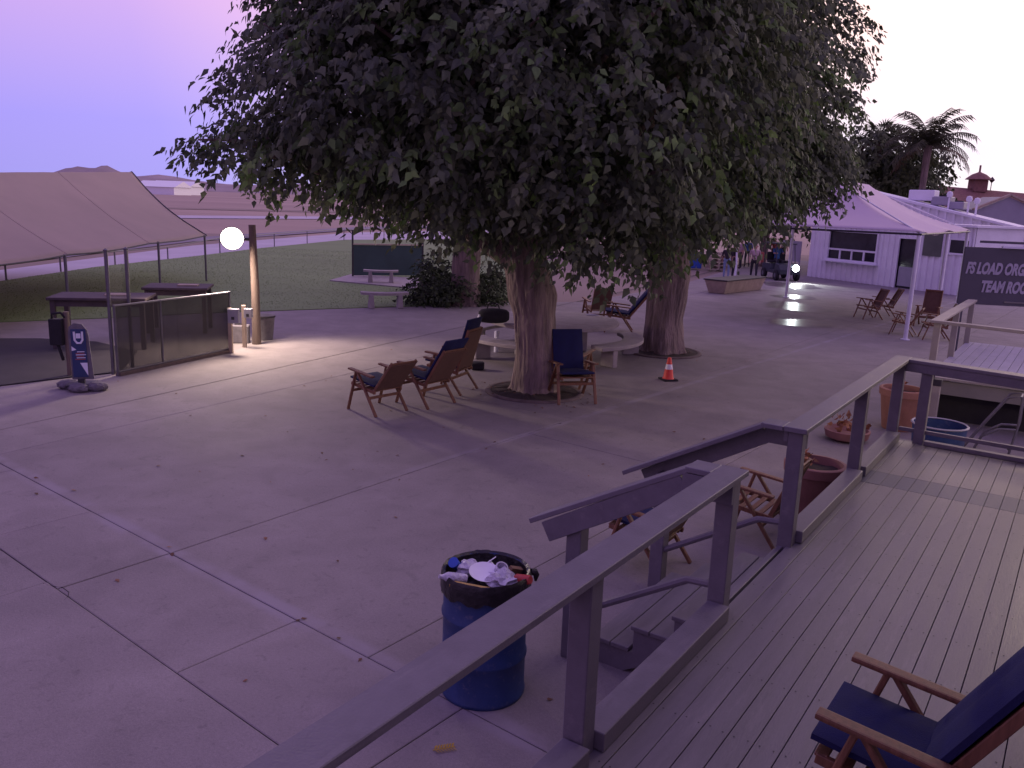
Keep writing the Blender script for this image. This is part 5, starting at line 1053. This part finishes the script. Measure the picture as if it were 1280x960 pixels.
bench(G(482, 385), R(16), 1.45, 'curved concrete bench on the lawn edge nearest the plaza'); 
b2 = G(476, 355); b2.z = .06; bench(b2, R(8), 1.35, 'concrete bench on the pad before the green screen')
gs = thing('green_screen', 'dark green screen panels behind the bench on the lawn', 'fence', (0, 0, 0)); ga, gb_ = G(441, 347), G(528, 347)
for i in range(4):
    a, b_ = ga.lerp(gb_, i / 4), ga.lerp(gb_, (i + 1) / 4); mb = MB(); mb.bar(a + Vector((0, 0, .72)), b_ + Vector((0, 0, .72)), .03, 1.25); mb.obj('panel', 'screen_green', gs)
mb = MB(); mb.bar(ga + Vector((0, 0, 1.38)), gb_ + Vector((0, 0, 1.38)), .10, .05); mb.obj('top_rail', 'pale_wood', gs)
mb = MB(); mb.tube([ga, ga + Vector((0, 0, 1.95))], .04, 8); mb.obj('post', 'dark_metal', gs); mb = MB(); mb.tube([gb_, gb_ + Vector((0, 0, 1.5))], .04, 8); mb.obj('post', 'dark_metal', gs)

# ---------------------------------------------------------------- pots beyond and beside the deck
def pot(P, r, h, mat, label, rim=.05, plant=0, seed=1):
    t_ = thing('plant_pot', label, 'pot', P, 0, 'terracotta pots by the deck'); mb = MB()
    mb.lathe([(r * .68, 0), (r * .72, .02), (r * .93, h - .12), (r * .94, h - .115), (r, h - .11), (r * 1.02, h - .01), (r * .98, h), (r * .88, h), (r * .86, h - .10)], 36); mb.obj('pot_body', mat, t_, smooth=True)
    mb = MB(); n_ = 24; vs = [(0, 0, h - .07)] + [(r * .865 * math.cos(2 * math.pi * k / n_), r * .865 * math.sin(2 * math.pi * k / n_), h - .09 + random.uniform(-.01, .015)) for k in range(n_)]; mb.add(vs, [(0, 1 + k, 1 + (k + 1) % n_) for k in range(n_)]); mb.obj('soil', 'soil', t_)
    if plant:
        r_ = np.random.default_rng(seed); mb = MB(); pos = []
        for k in range(plant):
            a = r_.uniform(0, 6.28); e = Vector((.10 * math.cos(a) - .10, .10 * math.sin(a), h + r_.uniform(.05, .20))); branch(mb, (-.10 + .02 * math.cos(a), .02 * math.sin(a), h - .08), e, .007, .003, k, 4)
            for q in range(5): pos.append((-.10 + (e.x + .10) * (q + 1) / 5, e.y * (q + 1) / 5, h - .08 + (e.z - h + .08) * (q + 1) / 5))
        pos = np.array(pos); n_ = len(pos); o = mb.obj('stem', 'dry_plant', t_)
        stuff(link(bpy.data.objects.new('dry_leaves', npmesh('dry_leaves', *leaf_geo(pos, r_.normal(0, 1, (n_, 3)), r_.normal(0, 1, (n_, 3)), r_.uniform(.05, .09, n_)), 'dry_plant')), t_))
    return t_
pot(DK.p(14.2, -2.22), .34, .66, 'terracotta', 'terracotta pot of bare soil behind the deck corner', plant=3, seed=4)
pot(DK.p(9.25, -2.22), .33, .62, 'pot_pink', 'dull red pot with a dried plant against the deck', plant=7, seed=2)
P = DK.p(12.9, -2.7); t_ = thing('clay_ornament', 'low brown clay bowl with dry leaves left of the terracotta pot', 'bowl', P); mb = MB(); mb.lathe([(.20, 0), (.30, .05), (.33, .16), (.30, .17), (.24, .08)], 24); mb.obj('bowl', 'pot_pink', t_, smooth=True)
r_ = np.random.default_rng(9); pos = r_.normal(0, .12, (40, 3)); pos[:, 2] = .15 + abs(pos[:, 2]); stuff(link(bpy.data.objects.new('dry_leaves', npmesh('dry_leaves', *leaf_geo(pos, r_.normal(0, 1, (40, 3)), r_.normal(0, 1, (40, 3)), r_.uniform(.08, .14, 40)), 'dry_plant')), t_))
BK = DK.p(12.35, -1.42); t_ = thing('blue_tub', 'blue tub with pale rim on the ground past the deck end', 'tub', BK); mb = MB(); mb.lathe([(.29, 0), (.30, .02), (.34, .58), (.33, .58), (.285, .05), (0, .05)], 36, cap=False); mb.obj('tub_body', 'blue_drum', t_, smooth=True); mb = MB(); mb.lathe([(.345, .57), (.36, .585), (.345, .60), (.325, .59)], 36, cap=False); mb.obj('rim', 'grey_metal', t_, smooth=True); mb = MB(); mb.lathe([(.0, .34), (.315, .34)], 24, cap=False); mb.obj('contents', 'black_bag', t_)
WP = DK.p(14.35, -1.78); t_ = thing('wooden_post', 'beige wooden post with dark bracket in front of the second deck', 'post', WP, -DK.a); mb = MB(); mb.box((0, 0, .42), (.13, .13, .84)); mb.obj('post', 'rail_beige', t_, bevel=.006); mb = MB(); mb.box((-.06, -.02, .90), (.05, .05, .14)); mb.box((0, 0, .80), (.15, .15, .10)); mb.obj('bracket', 'dark_metal', t_)
# tubular metal chair frame, overturned, past the deck end
MC = G(1243, 572); t_ = thing('tubular_chair', 'bare bent metal chair frame standing past the deck end', 'chair frame', MC, -DK.a)
for s in (0, .35): mb = MB(); mb.tube([(-.45, s, .0), (-.20, s, .45), (.05, s, .88), (.22, s, .92), (.22, s, .5), (.15, s, 0)], .016, 8); mb.obj('side_tube', 'galv', t_, smooth=True); mb = MB(); mb.tube([(-.30, s, 0), (-.2, s, .28), (.0, s, .42), (.2, s, .44)], .018, 8); mb.obj('curved_tube', 'galv', t_, smooth=True)
mb = MB(); mb.tube([(.2, 0, .9), (.2, .35, .9)], .016, 8); mb.tube([(.15, 0, .15), (.15, .35, .15)], .016, 8); mb.obj('cross_tube', 'galv', t_, smooth=True)
P = DK.p(12.2, .10); 

# ---------------------------------------------------------------- leaves on the ground
pos = []; r_ = np.random.default_rng(12)
for px_, py_ in ((150, 587), (200, 583), (248, 590), (338, 603), (440, 588), (456, 570), (470, 565), (410, 575), (553, 535), (415, 470), (370, 778), (376, 775), (145, 725), (42, 598), (44, 617), (310, 851), (425, 800), (452, 824), (640, 865), (683, 876), (830, 540), (845, 541), (700, 530), (208, 685), (215, 692), (300, 570), (360, 540), (500, 600), (610, 560), (240, 520), (330, 520)):
    P = G(px_, py_); pos.append((P.x, P.y, .012))
for k in range(70):
    a = r_.uniform(0, 6.28); d_ = abs(r_.normal(0, 5)); pos.append((.5 + d_ * math.cos(a) * .9, 13.5 + d_ * math.sin(a), .012))
for T in (TREE1, TREE2):
    for k in range(90): a = r_.uniform(0, 6.28); d_ = r_.uniform(.45, 1.25); pos.append((T.x + d_ * math.cos(a), T.y + d_ * math.sin(a), .075 if d_ < .75 else .05 if d_ < .92 else .012))
pos = np.array([p for p in pos if p[1] > 4.3]); n_ = len(pos); ax = r_.normal(0, 1, (n_, 3)); ax[:, 2] *= .08; nm = np.tile([0, 0, 1.], (n_, 1)) + r_.normal(0, .12, (n_, 3))
stuff(tag(link(bpy.data.objects.new('fallen_leaves', npmesh('fallen_leaves', *leaf_geo(pos, ax, nm, r_.uniform(.03, .065, n_)), 'dry_leaf'))), 'brown fallen leaves scattered over the concrete plaza', 'leaves'))
YL = G(555, 937); t_ = thing('yellow_leaf', 'yellow frond-like fallen leaf on concrete behind the near rail', 'leaf', YL + Vector((0, 0, .006)), .3)
mb = MB(); mb.tube([(-.07, 0, .002), (.07, .0, .004)], .003, 5); mb.obj('midrib', 'yellow_leaf', t_)
for k in range(7):
    for s in (-1, 1): mb = MB(); x_ = -.06 + k * .018; mb.add([(x_, 0, .003), (x_ + .006, s * .022, .010), (x_ + .026, s * .042, .004), (x_ + .014, s * .012, .004)], [(0, 1, 2, 3)]); mb.obj('leaflet', 'yellow_leaf', t_)
